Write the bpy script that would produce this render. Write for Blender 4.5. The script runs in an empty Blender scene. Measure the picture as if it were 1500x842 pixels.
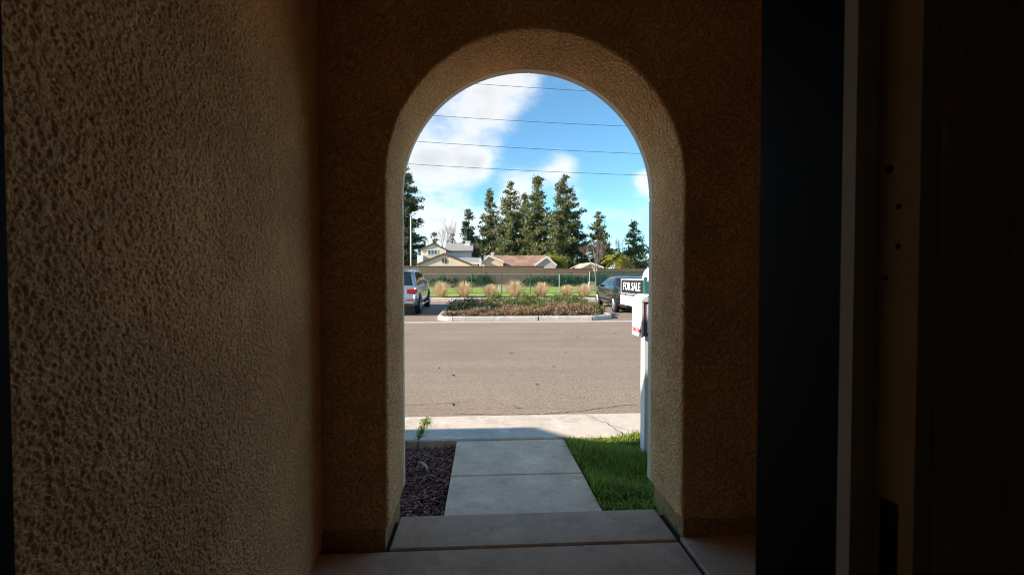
import bpy, math, random
import numpy as np
from mathutils import Vector

# ------------------------------------------------------------------ camera, sky, sun, exposure
S = bpy.context.scene
COL = S.collection
CAM_Z = 1.29
cam_d = bpy.data.cameras.new('camera'); cam = bpy.data.objects.new('camera', cam_d); COL.objects.link(cam)
cam.location = (0, 0, CAM_Z)
cam.rotation_euler = (math.radians(90 - 1.35), 0, math.radians(-3.43))
cam_d.sensor_width = 36; cam_d.lens = 16.8; cam_d.clip_start = 0.02; cam_d.clip_end = 3000
cam_d.dof.use_dof = True; cam_d.dof.focus_distance = 9.0; cam_d.dof.aperture_fstop = 9.0
S.camera = cam
S.cycles.use_denoising = True; S.cycles.filter_width = 1.1
S.cycles.max_bounces = 14; S.cycles.diffuse_bounces = 9; S.cycles.glossy_bounces = 4
S.cycles.sample_clamp_indirect = 6.0
S.view_settings.view_transform = 'Standard'; S.view_settings.look = 'None'
S.view_settings.gamma = 1.0; S.view_settings.use_curve_mapping = False
S.view_settings.exposure = 2.38

SUN_TRAVEL = Vector((2.05, 0.55, -1.0)).normalized()
sun_el = math.asin(-SUN_TRAVEL.z); sun_rot = math.atan2(-SUN_TRAVEL.x, -SUN_TRAVEL.y)
W = bpy.data.worlds.new('World'); S.world = W; W.use_nodes = True
nt = W.node_tree; nt.nodes.clear()
def wn(t, **k):
    n = nt.nodes.new(t)
    for a, b in k.items(): setattr(n, a, b)
    return n
out = wn('ShaderNodeOutputWorld'); bg = wn('ShaderNodeBackground'); bg.inputs[1].default_value = 0.14
sky = wn('ShaderNodeTexSky', sky_type='NISHITA', sun_disc=False)
sky.sun_elevation = sun_el; sky.sun_rotation = sun_rot; sky.air_density = 0.75; sky.dust_density = 0.0; sky.ozone_density = 4.0
tc = wn('ShaderNodeTexCoord')
def wmath(op, a, b=None, c=None):
    n = wn('ShaderNodeMath', operation=op)
    for i, v in enumerate((a, b, c)):
        if v is None: continue
        if isinstance(v, (int, float)): n.inputs[i].default_value = v
        else: nt.links.new(v, n.inputs[i])
    return n.outputs[0]
def wvec(op, a, b):
    n = wn('ShaderNodeVectorMath', operation=op)
    for i, v in enumerate((a, b)):
        if isinstance(v, tuple): n.inputs[i].default_value = v
        else: nt.links.new(v, n.inputs[i])
    return n
D = tc.outputs['Generated']
st = wvec('MULTIPLY', D, (1.0, 1.0, 1.75))
nz = wn('ShaderNodeTexNoise'); nz.inputs['Scale'].default_value = 5.2; nz.inputs['Detail'].default_value = 9; nz.inputs['Roughness'].default_value = 0.56
nz.inputs['Distortion'].default_value = 0.25
nt.links.new(wvec('ADD', st.outputs[0], (3.1, 0.4, 7.7)).outputs[0], nz.inputs['Vector'])
nz2 = wn('ShaderNodeTexNoise'); nz2.inputs['Scale'].default_value = 2.1; nz2.inputs['Detail'].default_value = 4
nt.links.new(wvec('ADD', st.outputs[0], (9.2, 4.0, 1.3)).outputs[0], nz2.inputs['Vector'])
def pdir(px, py):          # direction of a cloud as azimuth and height in the sky
    az = math.atan2(px - 750, 700) + math.radians(3.43); el = math.atan2(404 - py, 700)
    v = Vector((math.sin(az), math.cos(az), math.tan(el))).normalized(); return (v.x, v.y, v.z * 1.0)
cover = wmath('ADD', wmath('MULTIPLY', nz.outputs[0], 1.0), wmath('MULTIPLY', nz2.outputs[0], 0.30))
CLOUDS = [((655, 150), .13, .23), ((755, 112), .095, .22), ((620, 225), .075, .15), ((697, 240), .034, .32), ((826, 252), .062, .42), ((640, 312), .065, .25), ((752, 292), .05, .34),
          ((690, 335), .08, .16), ((950, 268), .034, .28), ((870, 350), .07, .16), ((840, 130), .05, .10), ((810, 185), .10, -.19), ((880, 205), .10, -.17), ((700, 275), .035, -.06), ((900, 305), .07, -.15), ((700, 212), .03, -.05), ((650, 272), .035, -.16), ((720, 262), .03, -.12), ((655, 205), .03, -.05)]
for (p, rad, amp) in CLOUDS:
    dist = wvec('DISTANCE', wvec('NORMALIZE', D, (0, 0, 0)).outputs[0], pdir(*p)).outputs['Value']
    g = wmath('MULTIPLY', wmath('POWER', 2.718, wmath('MULTIPLY', wmath('POWER', wmath('DIVIDE', dist, rad), 2.0), -1.0)), amp)
    cover = wmath('ADD', cover, g)
mr = wn('ShaderNodeMapRange', interpolation_type='SMOOTHSTEP'); nt.links.new(cover, mr.inputs[0])
mr.inputs[1].default_value = 0.665; mr.inputs[2].default_value = 0.97
mr2 = wn('ShaderNodeMapRange', interpolation_type='SMOOTHSTEP'); nt.links.new(cover, mr2.inputs[0])
mr2.inputs[1].default_value = 0.80; mr2.inputs[2].default_value = 1.10; mr2.inputs[3].default_value = 1.0; mr2.inputs[4].default_value = 0.15
ccol = wn('ShaderNodeMix', data_type='RGBA', blend_type='MIX')
ccol.inputs[6].default_value = (1.05, 1.05, 1.06, 1); ccol.inputs[7].default_value = (1.70, 1.65, 1.58, 1)
nt.links.new(mr2.outputs[0], ccol.inputs[0])
mx = wn('ShaderNodeMix', data_type='RGBA', blend_type='MIX')
nt.links.new(wmath('MULTIPLY', mr.outputs[0], 0.86), mx.inputs[0]); skc = wvec('MULTIPLY', sky.outputs[0], (.295, .385, .345)); nt.links.new(skc.outputs[0], mx.inputs[6]); nt.links.new(ccol.outputs[2], mx.inputs[7])
nt.links.new(mx.outputs[2], bg.inputs[0]); nt.links.new(bg.outputs[0], out.inputs[0])

sl = bpy.data.lights.new('sun', 'SUN'); sl.energy = 2.0; sl.angle = math.radians(0.55); sl.color = (1.0, 0.88, 0.74)
sun = bpy.data.objects.new('sun', sl); COL.objects.link(sun)
sun.rotation_euler = SUN_TRAVEL.to_track_quat('-Z', 'Y').to_euler(); sun.location = (-20, -8, 14)

# ------------------------------------------------------------------ helpers
R = math.radians
MATS = {}
def nodes(m):
    m.use_nodes = True; t = m.node_tree
    return t, t.nodes['Principled BSDF']
def mat(name, col, rough=0.8, var=0.12, scale=8.0, bump=0.0, bscale=60.0, metal=0.0, tint=None, coat=0.0, spec=0.35, trans=0.0, col2=None, detail=5.0, stretch=None, bdist=0.01):
    """procedural material: noise-varied base colour, optional bump; tint = attribute name that shifts the colour per piece"""
    m = bpy.data.materials.new(name); t, b = nodes(m); N, L = t.nodes, t.links
    b.inputs['Roughness'].default_value = rough; b.inputs['Metallic'].default_value = metal
    b.inputs['Specular IOR Level'].default_value = spec; b.inputs['Coat Weight'].default_value = coat
    tcn = N.new('ShaderNodeTexCoord'); vec = tcn.outputs['Object']
    if stretch:
        mp = N.new('ShaderNodeMapping'); mp.inputs['Scale'].default_value = stretch; L.new(vec, mp.inputs[0]); vec = mp.outputs[0]
    n = N.new('ShaderNodeTexNoise'); n.inputs['Scale'].default_value = scale; n.inputs['Detail'].default_value = detail; n.inputs['Roughness'].default_value = 0.62
    L.new(vec, n.inputs['Vector'])
    rp = N.new('ShaderNodeMapRange'); rp.inputs[1].default_value = 0.28; rp.inputs[2].default_value = 0.72; L.new(n.outputs[0], rp.inputs[0])
    mixn = N.new('ShaderNodeMix'); mixn.data_type = 'RGBA'
    c2 = col2 or tuple(min(1, c * (1 + var)) for c in col); c1 = tuple(c * (1 - var) for c in col) if col2 is None else col
    mixn.inputs[6].default_value = (*c1, 1); mixn.inputs[7].default_value = (*c2, 1); L.new(rp.outputs[0], mixn.inputs[0])
    res = mixn.outputs[2]
    if tint:
        at = N.new('ShaderNodeAttribute'); at.attribute_name = 'tint'
        ml = N.new('ShaderNodeMix'); ml.data_type = 'RGBA'
        L.new(at.outputs['Fac'], ml.inputs[0]); L.new(res, ml.inputs[6]); ml.inputs[7].default_value = (*tint, 1); res = ml.outputs[2]
    L.new(res, b.inputs['Base Color'])
    if bump:
        bn = N.new('ShaderNodeTexNoise'); bn.inputs['Scale'].default_value = bscale; bn.inputs['Detail'].default_value = 6; L.new(vec, bn.inputs['Vector'])
        bp = N.new('ShaderNodeBump'); bp.inputs['Strength'].default_value = bump; bp.inputs['Distance'].default_value = bdist
        L.new(bn.outputs[0], bp.inputs['Height']); L.new(bp.outputs[0], b.inputs['Normal'])
    if trans:
        tr = N.new('ShaderNodeBsdfTranslucent'); L.new(res, tr.inputs[0])
        ms = N.new('ShaderNodeMixShader'); ms.inputs[0].default_value = trans
        o = N['Material Output']; L.new(b.outputs[0], ms.inputs[1]); L.new(tr.outputs[0], ms.inputs[2]); L.new(ms.outputs[0], o.inputs[0])
    MATS[name] = m
    return m

def tag(o, label=None, cat=None, group=None, kind=None):
    if label: o['label'] = label
    if cat: o['category'] = cat
    if group: o['group'] = group
    if kind: o['kind'] = kind
    return o
def empty(name, loc=(0, 0, 0), rz=0.0, rx=0.0):
    o = bpy.data.objects.new(name, None); COL.objects.link(o); o.location = loc; o.rotation_euler = (rx, 0, rz); o.empty_display_size = 0.2
    return o
def link(name, me, m, parent=None, kind=None):
    o = bpy.data.objects.new(name, me); COL.objects.link(o)
    if m is not None and len(me.materials) == 0: me.materials.append(MATS[m])
    if parent is not None: o.parent = parent
    if kind: o['kind'] = kind
    return o
def mesh_np(name, V, F, tint=None, smooth=False):
    V = np.ascontiguousarray(V, np.float32); F = np.ascontiguousarray(F, np.int32); k = F.shape[1]
    me = bpy.data.meshes.new(name); me.vertices.add(len(V)); me.vertices.foreach_set('co', V.ravel())
    me.loops.add(F.size); me.loops.foreach_set('vertex_index', F.ravel()); me.polygons.add(len(F))
    me.polygons.foreach_set('loop_start', np.arange(0, F.size, k, dtype=np.int32))
    if smooth: me.polygons.foreach_set('use_smooth', np.ones(len(F), bool))
    if tint is not None:
        a = me.attributes.new('tint', 'FLOAT', 'FACE'); a.data.foreach_set('value', np.ascontiguousarray(tint, np.float32))
    me.update(calc_edges=True); me.validate()
    return me
class MB:
    def __init__(s): s.v = []; s.f = []
    def add(s, vs, fs):
        o = len(s.v); s.v += [tuple(p) for p in vs]; s.f += [tuple(i + o for i in f) for f in fs]; return s
    def box(s, x0, x1, y0, y1, z0, z1):
        return s.add([(x0,y0,z0),(x1,y0,z0),(x1,y1,z0),(x0,y1,z0),(x0,y0,z1),(x1,y0,z1),(x1,y1,z1),(x0,y1,z1)],
                     [(0,3,2,1),(4,5,6,7),(0,1,5,4),(1,2,6,5),(2,3,7,6),(3,0,4,7)])
    def bbox(s, x0, x1, y0, y1, z0, z1, b=0.01):       # box with chamfered top edges
        vs = [(x0,y0,z0),(x1,y0,z0),(x1,y1,z0),(x0,y1,z0),(x0,y0,z1-b),(x1,y0,z1-b),(x1,y1,z1-b),(x0,y1,z1-b),
              (x0+b,y0+b,z1),(x1-b,y0+b,z1),(x1-b,y1-b,z1),(x0+b,y1-b,z1)]
        fs = [(0,3,2,1),(8,9,10,11)]
        for i in range(4):
            j = (i+1) % 4; fs += [(i,j,j+4,i+4),(i+4,j+4,j+8,i+8)]
        return s.add(vs, fs)
    def prism(s, pts, axis, a0, a1):                    # closed 2-D outline swept along an axis
        n = len(pts); vs = []
        for a in (a0, a1):
            for p in pts: vs.append({'x': (a,p[0],p[1]), 'y': (p[0],a,p[1]), 'z': (p[0],p[1],a)}[axis])
        fs = [tuple(range(n))[::-1], tuple(range(n, 2*n))] + [(i,(i+1)%n,n+(i+1)%n,n+i) for i in range(n)]
        return s.add(vs, fs)
    def tube(s, pts, rad, n=6, cap=True):
        P = [Vector(p) for p in pts]; rad = rad if isinstance(rad, (list, tuple)) else [rad]*len(P)
        o = len(s.v); vs = []; fs = []
        for i, p in enumerate(P):
            d = (P[min(i+1, len(P)-1)] - P[max(i-1, 0)])
            d = d.normalized() if d.length > 1e-9 else Vector((0,0,1))
            u = d.cross(Vector((0,0,1)) if abs(d.z) < .9 else Vector((1,0,0))).normalized(); w = d.cross(u)
            for k in range(n):
                a = 2*math.pi*k/n; vs.append(p + (u*math.cos(a) + w*math.sin(a))*rad[i])
        for i in range(len(P)-1):
            for k in range(n):
                a, b = i*n+k, i*n+(k+1) % n; fs.append((a, b, b+n, a+n))
        if cap: fs += [tuple(range(n))[::-1], tuple(range((len(P)-1)*n, len(P)*n))]
        return s.add(vs, fs)
    def lathe(s, prof, axis='x', n=24, c=(0,0,0)):
        vs = []; fs = []; m = len(prof)
        for k in range(n):
            a = 2*math.pi*k/n; ca, sa = math.cos(a), math.sin(a)
            for (h, r) in prof:
                vs.append((c[0]+h, c[1]+r*ca, c[2]+r*sa) if axis == 'x' else (c[0]+r*ca, c[1]+r*sa, c[2]+h))
        for k in range(n):
            for i in range(m-1):
                a, b = k*m+i, ((k+1) % n)*m+i; fs.append((a, b, b+1, a+1))
        return s.add(vs, fs)
    def mesh(s, name, smooth=False):
        me = bpy.data.meshes.new(name); me.from_pydata(s.v, [], s.f)
        if smooth: me.polygons.foreach_set('use_smooth', [True]*len(me.polygons))
        me.update(); return me
    def build(s, name, m, parent=None, kind=None, smooth=False):
        return link(name, s.mesh(name, smooth), m, parent, kind)
def fixn(o):
    import bmesh
    bm = bmesh.new(); bm.from_mesh(o.data); bmesh.ops.recalc_face_normals(bm, faces=bm.faces); bm.to_mesh(o.data); bm.free(); return o
def rng(seed): return np.random.default_rng(seed)
def leaf_quads(C, length, width, g, up=0.0, dirs=None):
    """one small leaf quad at each centre, random orientation"""
    n = len(C); a = g.normal(size=(n,3)) if dirs is None else dirs + g.normal(size=(n,3))*0.35
    a[:, 2] += up; a /= np.linalg.norm(a, axis=1)[:, None] + 1e-9
    b = np.cross(a, g.normal(size=(n,3))); b /= np.linalg.norm(b, axis=1)[:, None] + 1e-9
    l = (length*g.uniform(.6, 1.3, n))[:, None]*.5; w = (width*g.uniform(.6, 1.3, n))[:, None]*.5
    V = np.stack([C-a*l, C+b*w, C+a*l, C-b*w], 1).reshape(-1, 3)
    return V, np.arange(4*n).reshape(-1, 4)
def grf(ny, nx, cell, wave, seed, band=0.45):
    """band-limited random field in [~-1,1] over a grid of spacing cell (metres) with features about wave metres"""
    g = rng(seed); n = g.normal(size=(ny, nx)); fy = np.fft.fftfreq(ny, cell)[:, None]; fx = np.fft.fftfreq(nx, cell)[None, :]
    f = np.sqrt(fx*fx + fy*fy) + 1e-9; h = np.exp(-(np.log(f*wave)/band)**2)
    r = np.fft.ifft2(np.fft.fft2(n)*h).real; return r/r.std()
def sstep(a, b, x):
    t = np.clip((x-a)/(b-a), 0, 1); return t*t*(3-2*t)
def stucco_height(ny, nx, cell, seed):
    """knockdown lace stucco: flat-topped ragged islands over a sandy ground, metres"""
    g = rng(seed); n = g.normal(size=(ny, nx)); fy = np.fft.fftfreq(ny, cell)[:, None]; fx = np.fft.fftfreq(nx, cell)[None, :]
    f = np.sqrt(fx*fx + fy*fy) + 1e-9; h = f**-1.25/(1 + (20/f)**4)/(1 + (f/160)**6)
    big = np.fft.ifft2(np.fft.fft2(n)*h).real; big /= big.std()
    n2 = np.fft.fft2(g.normal(size=(ny, nx))); mid = np.fft.ifft2(n2*f**-1.0/(1 + (40/f)**4)/(1 + (f/150)**6)).real; mid /= mid.std()
    rag = big + .45*mid                                  # ragged outlines
    isl = sstep(-.75, -.50, rag); top = sstep(.10, .30, rag); crest = sstep(.95, 1.2, rag)
    crumb = np.maximum(mid - .2, 0)
    return .0012*isl + .0011*top + .0008*crest + .00045*crumb + .0004*grf(ny, nx, cell, .12, seed+5, .5)

# ------------------------------------------------------------------ materials
mat('stucco', (.80, .465, .225), .92, .13, 3.5, .9, 230, bdist=.004, spec=.15)
def stucco_bumped(name, col):
    m = mat(name, col, .92, .10, 5, spec=.15); t, b = nodes(m); N, L = t.nodes, t.links
    tcn = N.new('ShaderNodeTexCoord'); a = N.new('ShaderNodeTexNoise'); a.inputs['Scale'].default_value = 34; a.inputs['Detail'].default_value = 5; a.inputs['Roughness'].default_value = .62
    L.new(tcn.outputs['Object'], a.inputs[0]); r = N.new('ShaderNodeMapRange'); r.interpolation_type = 'SMOOTHSTEP'; r.inputs[1].default_value = .44; r.inputs[2].default_value = .56; L.new(a.outputs[0], r.inputs[0])
    bp = N.new('ShaderNodeBump'); bp.inputs['Strength'].default_value = 1.0; bp.inputs['Distance'].default_value = .007; L.new(r.outputs[0], bp.inputs['Height'])
    c = N.new('ShaderNodeTexNoise'); c.inputs['Scale'].default_value = 380; L.new(tcn.outputs['Object'], c.inputs[0])
    bp2 = N.new('ShaderNodeBump'); bp2.inputs['Strength'].default_value = .7; bp2.inputs['Distance'].default_value = .004; L.new(c.outputs[0], bp2.inputs['Height']); L.new(bp.outputs[0], bp2.inputs['Normal'])
    L.new(bp2.outputs[0], b.inputs['Normal'])
stucco_bumped('stucco_far', (.74, .455, .215))
def sandy(name, lo=.62, hi=1.25, scale=170):
    # sand grains and patchy tone of the finish coat
    t, b = nodes(MATS[name]); N, L = t.nodes, t.links; tcn = N.new('ShaderNodeTexCoord'); src = b.inputs['Base Color'].links[0].from_socket
    for sc_, l_, h_ in ((scale, lo, hi), (1.7, .84, 1.12)):
        n = N.new('ShaderNodeTexNoise'); n.inputs['Scale'].default_value = sc_; n.inputs['Detail'].default_value = 4; L.new(tcn.outputs['Object'], n.inputs[0])
        r = N.new('ShaderNodeMapRange'); r.inputs[1].default_value = .32; r.inputs[2].default_value = .68; r.inputs[3].default_value = l_; r.inputs[4].default_value = h_; L.new(n.outputs[0], r.inputs[0])
        v = N.new('ShaderNodeVectorMath'); v.operation = 'SCALE'; L.new(src, v.inputs[0]); L.new(r.outputs[0], v.inputs['Scale']); src = v.outputs[0]
    L.new(src, b.inputs['Base Color'])
sandy('stucco'); sandy('stucco_far')
mat('trim_paint', (.60, .49, .40), .7, .08, 10, .2, 200, bdist=.002)
stucco_bumped('stem_concrete', (.48, .29, .14))
mat('ceiling_paint', (.80, .68, .52), .9, .05, 8, .2, 150)
mat('room_paint', (.62, .54, .44), .9, .05, 6)
mat('room_floor', (.30, .22, .15), .5, .2, 3, stretch=(1, 10, 1))
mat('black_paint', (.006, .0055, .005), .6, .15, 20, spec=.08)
mat('jamb_paint', (.78, .64, .47), .55, .10, 9)
mat('stop_paint', (.80, .76, .70), .5, .08, 9)
mat('bolt_metal', (.03, .027, .025), .4, .2, 40, metal=.8)
mat('hole', (.006, .005, .004), .9)
mat('roof_tile', (.20, .12, .08), .85, .25, 6, .6, 30)
def concrete(name, col, var, sc):
    m = mat(name, col, .85, var, sc, .35, 240, bdist=.003, detail=9); t, b = nodes(m); N, L = t.nodes, t.links
    tcn = N.new('ShaderNodeTexCoord'); src = b.inputs['Base Color'].links[0].from_socket
    def layer(scale, lo, hi, colr, fac, src, stretch=(1,1,1)):
        mp = N.new('ShaderNodeMapping'); mp.inputs['Scale'].default_value = stretch; L.new(tcn.outputs['Object'], mp.inputs[0])
        n = N.new('ShaderNodeTexNoise'); n.inputs['Scale'].default_value = scale; n.inputs['Detail'].default_value = 8; n.inputs['Roughness'].default_value = .65; L.new(mp.outputs[0], n.inputs[0])
        r = N.new('ShaderNodeMapRange'); r.inputs[1].default_value = lo; r.inputs[2].default_value = hi; r.inputs[4].default_value = fac; L.new(n.outputs[0], r.inputs[0])
        x = N.new('ShaderNodeMix'); x.data_type = 'RGBA'; L.new(r.outputs[0], x.inputs[0]); L.new(src, x.inputs[6]); x.inputs[7].default_value = (*colr, 1); return x.outputs[2]
    src = layer(4.5, .48, .70, tuple(c*.58 for c in col), .75, src)
    src = layer(3.3, .54, .70, tuple(min(1, c*1.5) for c in col), .7, src)
    src = layer(70, .58, .68, tuple(c*.45 for c in col), .6, src); src = layer(22, .56, .66, tuple(min(1, c*1.4) for c in col), .4, src)
    src = layer(5.0, .40, .75, tuple(c*.75 for c in col), .35, src, (1, 14, 1))
    L.new(src, b.inputs['Base Color'])
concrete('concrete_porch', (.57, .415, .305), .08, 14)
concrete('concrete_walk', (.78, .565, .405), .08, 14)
concrete('concrete_pavement', (.63, .545, .45), .06, 10)
concrete('concrete_kerb', (.52, .475, .42), .07, 9)
mat('joint_dark', (.035, .028, .022), .95, .3, 30)
def asphalt(name, c0, c1):
    m = mat(name, c0, .9, scale=.55, col2=c1, detail=7, spec=.2); t, b = nodes(m); N, L = t.nodes, t.links
    tcn = N.new('ShaderNodeTexCoord'); src = b.inputs['Base Color'].links[0].from_socket
    v = N.new('ShaderNodeTexVoronoi'); v.inputs['Scale'].default_value = 85; L.new(tcn.outputs['Object'], v.inputs['Vector'])
    hs = N.new('ShaderNodeMix'); hs.data_type = 'RGBA'; hs.blend_type = 'MULTIPLY'; hs.inputs[0].default_value = .75
    sp = N.new('ShaderNodeSeparateColor'); L.new(v.outputs['Color'], sp.inputs[0])
    rr = N.new('ShaderNodeMapRange'); rr.inputs[3].default_value = .45; rr.inputs[4].default_value = 1.5; L.new(sp.outputs[0], rr.inputs[0])
    cb = N.new('ShaderNodeCombineColor'); [L.new(rr.outputs[0], cb.inputs[i]) for i in range(3)]
    L.new(src, hs.inputs[6]); L.new(cb.outputs[0], hs.inputs[7]); hs.clamp_result = False
    mp = N.new('ShaderNodeMapping'); mp.inputs['Scale'].default_value = (.10, 1.6, 1); L.new(tcn.outputs['Object'], mp.inputs[0])
    n = N.new('ShaderNodeTexNoise'); n.inputs['Scale'].default_value = 1.2; n.inputs['Detail'].default_value = 6; L.new(mp.outputs[0], n.inputs[0])
    r2 = N.new('ShaderNodeMapRange'); r2.inputs[1].default_value = .45; r2.inputs[2].default_value = .75; r2.inputs[4].default_value = .45; L.new(n.outputs[0], r2.inputs[0])
    x = N.new('ShaderNodeMix'); x.data_type = 'RGBA'; L.new(r2.outputs[0], x.inputs[0]); L.new(hs.outputs[2], x.inputs[6]); x.inputs[7].default_value = (c0[0]*.72, c0[1]*.72, c0[2]*.72, 1)
    L.new(x.outputs[2], b.inputs['Base Color'])
    bp = N.new('ShaderNodeBump'); bp.inputs['Strength'].default_value = .6; bp.inputs['Distance'].default_value = .004; L.new(v.outputs['Distance'], bp.inputs['Height']); L.new(bp.outputs[0], b.inputs['Normal'])
asphalt('asphalt', (.275, .208, .154), (.325, .252, .190))
mat('crack_fill', (.06, .048, .04), .9, .3, 30)
mat('soil', (.06, .042, .03), .95, .35, 18, .8, 60)
mat('dirt_ground', (.16, .13, .09), .95, .25, 1.5)
mat('mulch', (.095, .034, .026), .85, .4, 30, tint=(.55, .28, .22))
mat('bark_strip', (.13, .075, .05), .95, .45, 7, .8, 25)
mat('pebbles', (.33, .28, .25), .9, .4, 40, .6, 60, tint=(.16, .13, .11))
mat('grass_blade', (.13, .225, .018), .5, .35, 4, tint=(.52, .56, .10), trans=.42)
mat('lawn', (.21, .31, .035), .9, .30, 1.6, .4, 25, col2=(.33, .42, .07), bdist=.02)
mat('weed', (.12, .19, .02), .7, .3, 30, tint=(.25, .25, .04), trans=.3)
mat('bark', (.10, .07, .05), .95, .3, 8, .6, 20)
mat('pale_bark', (.42, .36, .30), .9, .2, 10)
mat('twig_pale', (.36, .29, .26), .9, .2, 10)
mat('twig_pink', (.30, .20, .185), .9, .2, 10)
mat('needle_pine', (.062, .085, .030), .75, .3, .35, tint=(.33, .33, .14), trans=.25)
mat('needle_dark', (.036, .056, .024), .75, .3, .35, tint=(.17, .19, .08), trans=.25)
mat('needle_olive', (.09, .085, .035), .75, .3, .35, tint=(.17, .15, .065), trans=.25)
mat('leaf_lime', (.12, .17, .018), .65, .3, .5, tint=(.34, .34, .035), trans=.35)
mat('leaf_gold', (.30, .26, .02), .65, .3, .5, tint=(.50, .34, .03), trans=.35)
mat('leaf_hedge', (.022, .045, .016), .6, .3, 1.5, tint=(.07, .11, .035), trans=.25)
mat('leaf_green', (.085, .12, .030), .65, .3, 3, tint=(.29, .30, .10), trans=.3)
mat('leaf_deep', (.026, .045, .022), .65, .3, 3, tint=(.10, .12, .06), trans=.3)
mat('leaf_rust', (.20, .115, .060), .75, .45, 2.2, tint=(.46, .33, .19), trans=.3)
mat('straw', (.50, .36, .18), .8, .2, 6, tint=(.85, .70, .48), trans=.35)
mat('block_wall', (.165, .105, .07), .92, .16, .6, .4, 20)
mat('fence_green', (.012, .075, .065), .5, .2, 12)
mat('fence_steel', (.34, .37, .36), .45, .1, 12, metal=.4)
mat('screen_green', (.02, .10, .09), .7, .15, 3)
mat('box_beige', (.55, .48, .36), .6, .06, 8)
mat('pole_steel', (.48, .48, .47), .5, .08, 5)
mat('wire', (.035, .04, .05), .6)
mat('wall_cream', (.66, .57, .41), .9, .06, .8)
mat('wall_grey', (.60, .57, .52), .9, .06, .8)
mat('wall_peach', (.80, .53, .32), .9, .06, .8)
mat('wall_taupe', (.50, .42, .34), .9, .06, .8)
mat('shingle_grey', (.30, .29, .28), .9, .22, 2.5, .5, 12)
mat('shingle_brown', (.20, .11, .075), .95, scale=.55, col2=(.46, .30, .22), spec=.05, bump=.5, bscale=12) if 1 else ((0,0,0), .9, .35, 1.1, .5, 12)
mat('fascia_dark', (.10, .07, .06), .8)
mat('fascia_white', (.72, .70, .66), .7, .05)
mat('white_stucco', (.75, .72, .66), .8, .05)
mat('window_glass', (.05, .06, .08), .08, .2, 2, spec=.7)
mat('vent_plum', (.075, .03, .05), .7)
mat('car_silver', (.47, .475, .48), .32, .02, 2, metal=.75, coat=.8)
mat('car_black', (.010, .011, .014), .22, .1, 2, metal=.2, coat=1.0)
mat('car_glass', (.012, .016, .022), .05, .1, 2, spec=.8)
mat('rubber', (.014, .014, .014), .85, .2, 20)
mat('alloy', (.55, .55, .56), .3, .05, 8, metal=.8)
mat('plastic_black', (.015, .015, .016), .5)
mat('tail_red', (.34, .008, .008), .35, .15, 12, coat=.3)
mat('chrome', (.75, .75, .76), .18, .02, 5, metal=.9)
mat('plate_white', (.7, .7, .7), .5)
mat('sign_white', (.74, .74, .74), .45, .03, 6)
mat('sign_black', (.016, .015, .018), .4, .1, 6)
mat('sign_teal', (.03, .19, .16), .5)
mat('flyer_purple', (.13, .085, .13), .35, .15, 6)
mat('ink_red', (.62, .03, .035), .6)
mat('ink_grey', (.30, .32, .34), .6)

# ------------------------------------------------------------------ our own house: porch with the arch
house = empty('stucco_house', (0, 0, 0))
tag(house, 'tan stucco house with arched porch opening, dark front door frame in the foreground', 'house')
YN, YF = 2.27, 2.70                     # near and far face of the arch wall
XL, XR, ZS, RA = -.454, .973, 1.741, .7135
XC = (XL + XR)/2
ZB = .10                                 # stucco ends here, stem wall below
WL, WR, ZC = -.760, 1.52, 2.78           # porch side walls, ceiling

def grid_mesh(name, P, smooth=True):
    ny, nx = P.shape[:2]; i = np.arange(ny*nx).reshape(ny, nx)
    F = np.stack([i[:-1,:-1], i[:-1,1:], i[1:,1:], i[1:,:-1]], -1).reshape(-1, 4)
    return mesh_np(name, P.reshape(-1, 3), F, smooth=smooth)
# left porch wall, real relief
c = .0026
ys = np.arange(.645, YN + .004, c); zs = np.arange(-.004, ZC, c)
Hh = 1.2*stucco_height(len(zs), len(ys), c, 11)
P = np.zeros((len(zs), len(ys), 3)); P[..., 1] = ys[None, :]; P[..., 2] = zs[:, None]
P[..., 0] = WL + Hh
pw = link('porch_wall', grid_mesh('porch_wall', P[:, ::-1]), 'stucco', house)
MB().box(WL - .128, WL - .002, .64, YN, -.3, ZC).build('wall_core', 'stucco_far', house)
# reveal of the arch, real relief
c = .0035
nj = int((ZS - ZB)/c); na = int(math.pi*RA/c)
prof = [(XL, ZB + (ZS-ZB)*k/nj, 1, 0) for k in range(nj)]
prof += [(XC - RA*math.cos(math.pi*k/na), ZS + RA*math.sin(math.pi*k/na), math.cos(math.pi*k/na), -math.sin(math.pi*k/na)) for k in range(na)]
prof += [(XR, ZS - (ZS-ZB)*k/nj, -1, 0) for k in range(nj + 1)]
prof = np.array(prof); us = np.arange(0, YF - YN + .001, c)
Hh = 1.75*stucco_height(len(prof), len(us), c, 47)
edge = np.clip(us/.014, 0, 1)[None, :]; Hh = Hh*edge - .010*(1 - np.sqrt(1 - (1 - edge)**2))
P = np.zeros((len(prof), len(us), 3))
P[..., 0] = prof[:, None, 0] + prof[:, None, 2]*Hh; P[..., 2] = prof[:, None, 1] + prof[:, None, 3]*Hh; P[..., 1] = YN + us[None, :]
link('arch_reveal', grid_mesh('arch_reveal', P), 'stucco', house)
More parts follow.
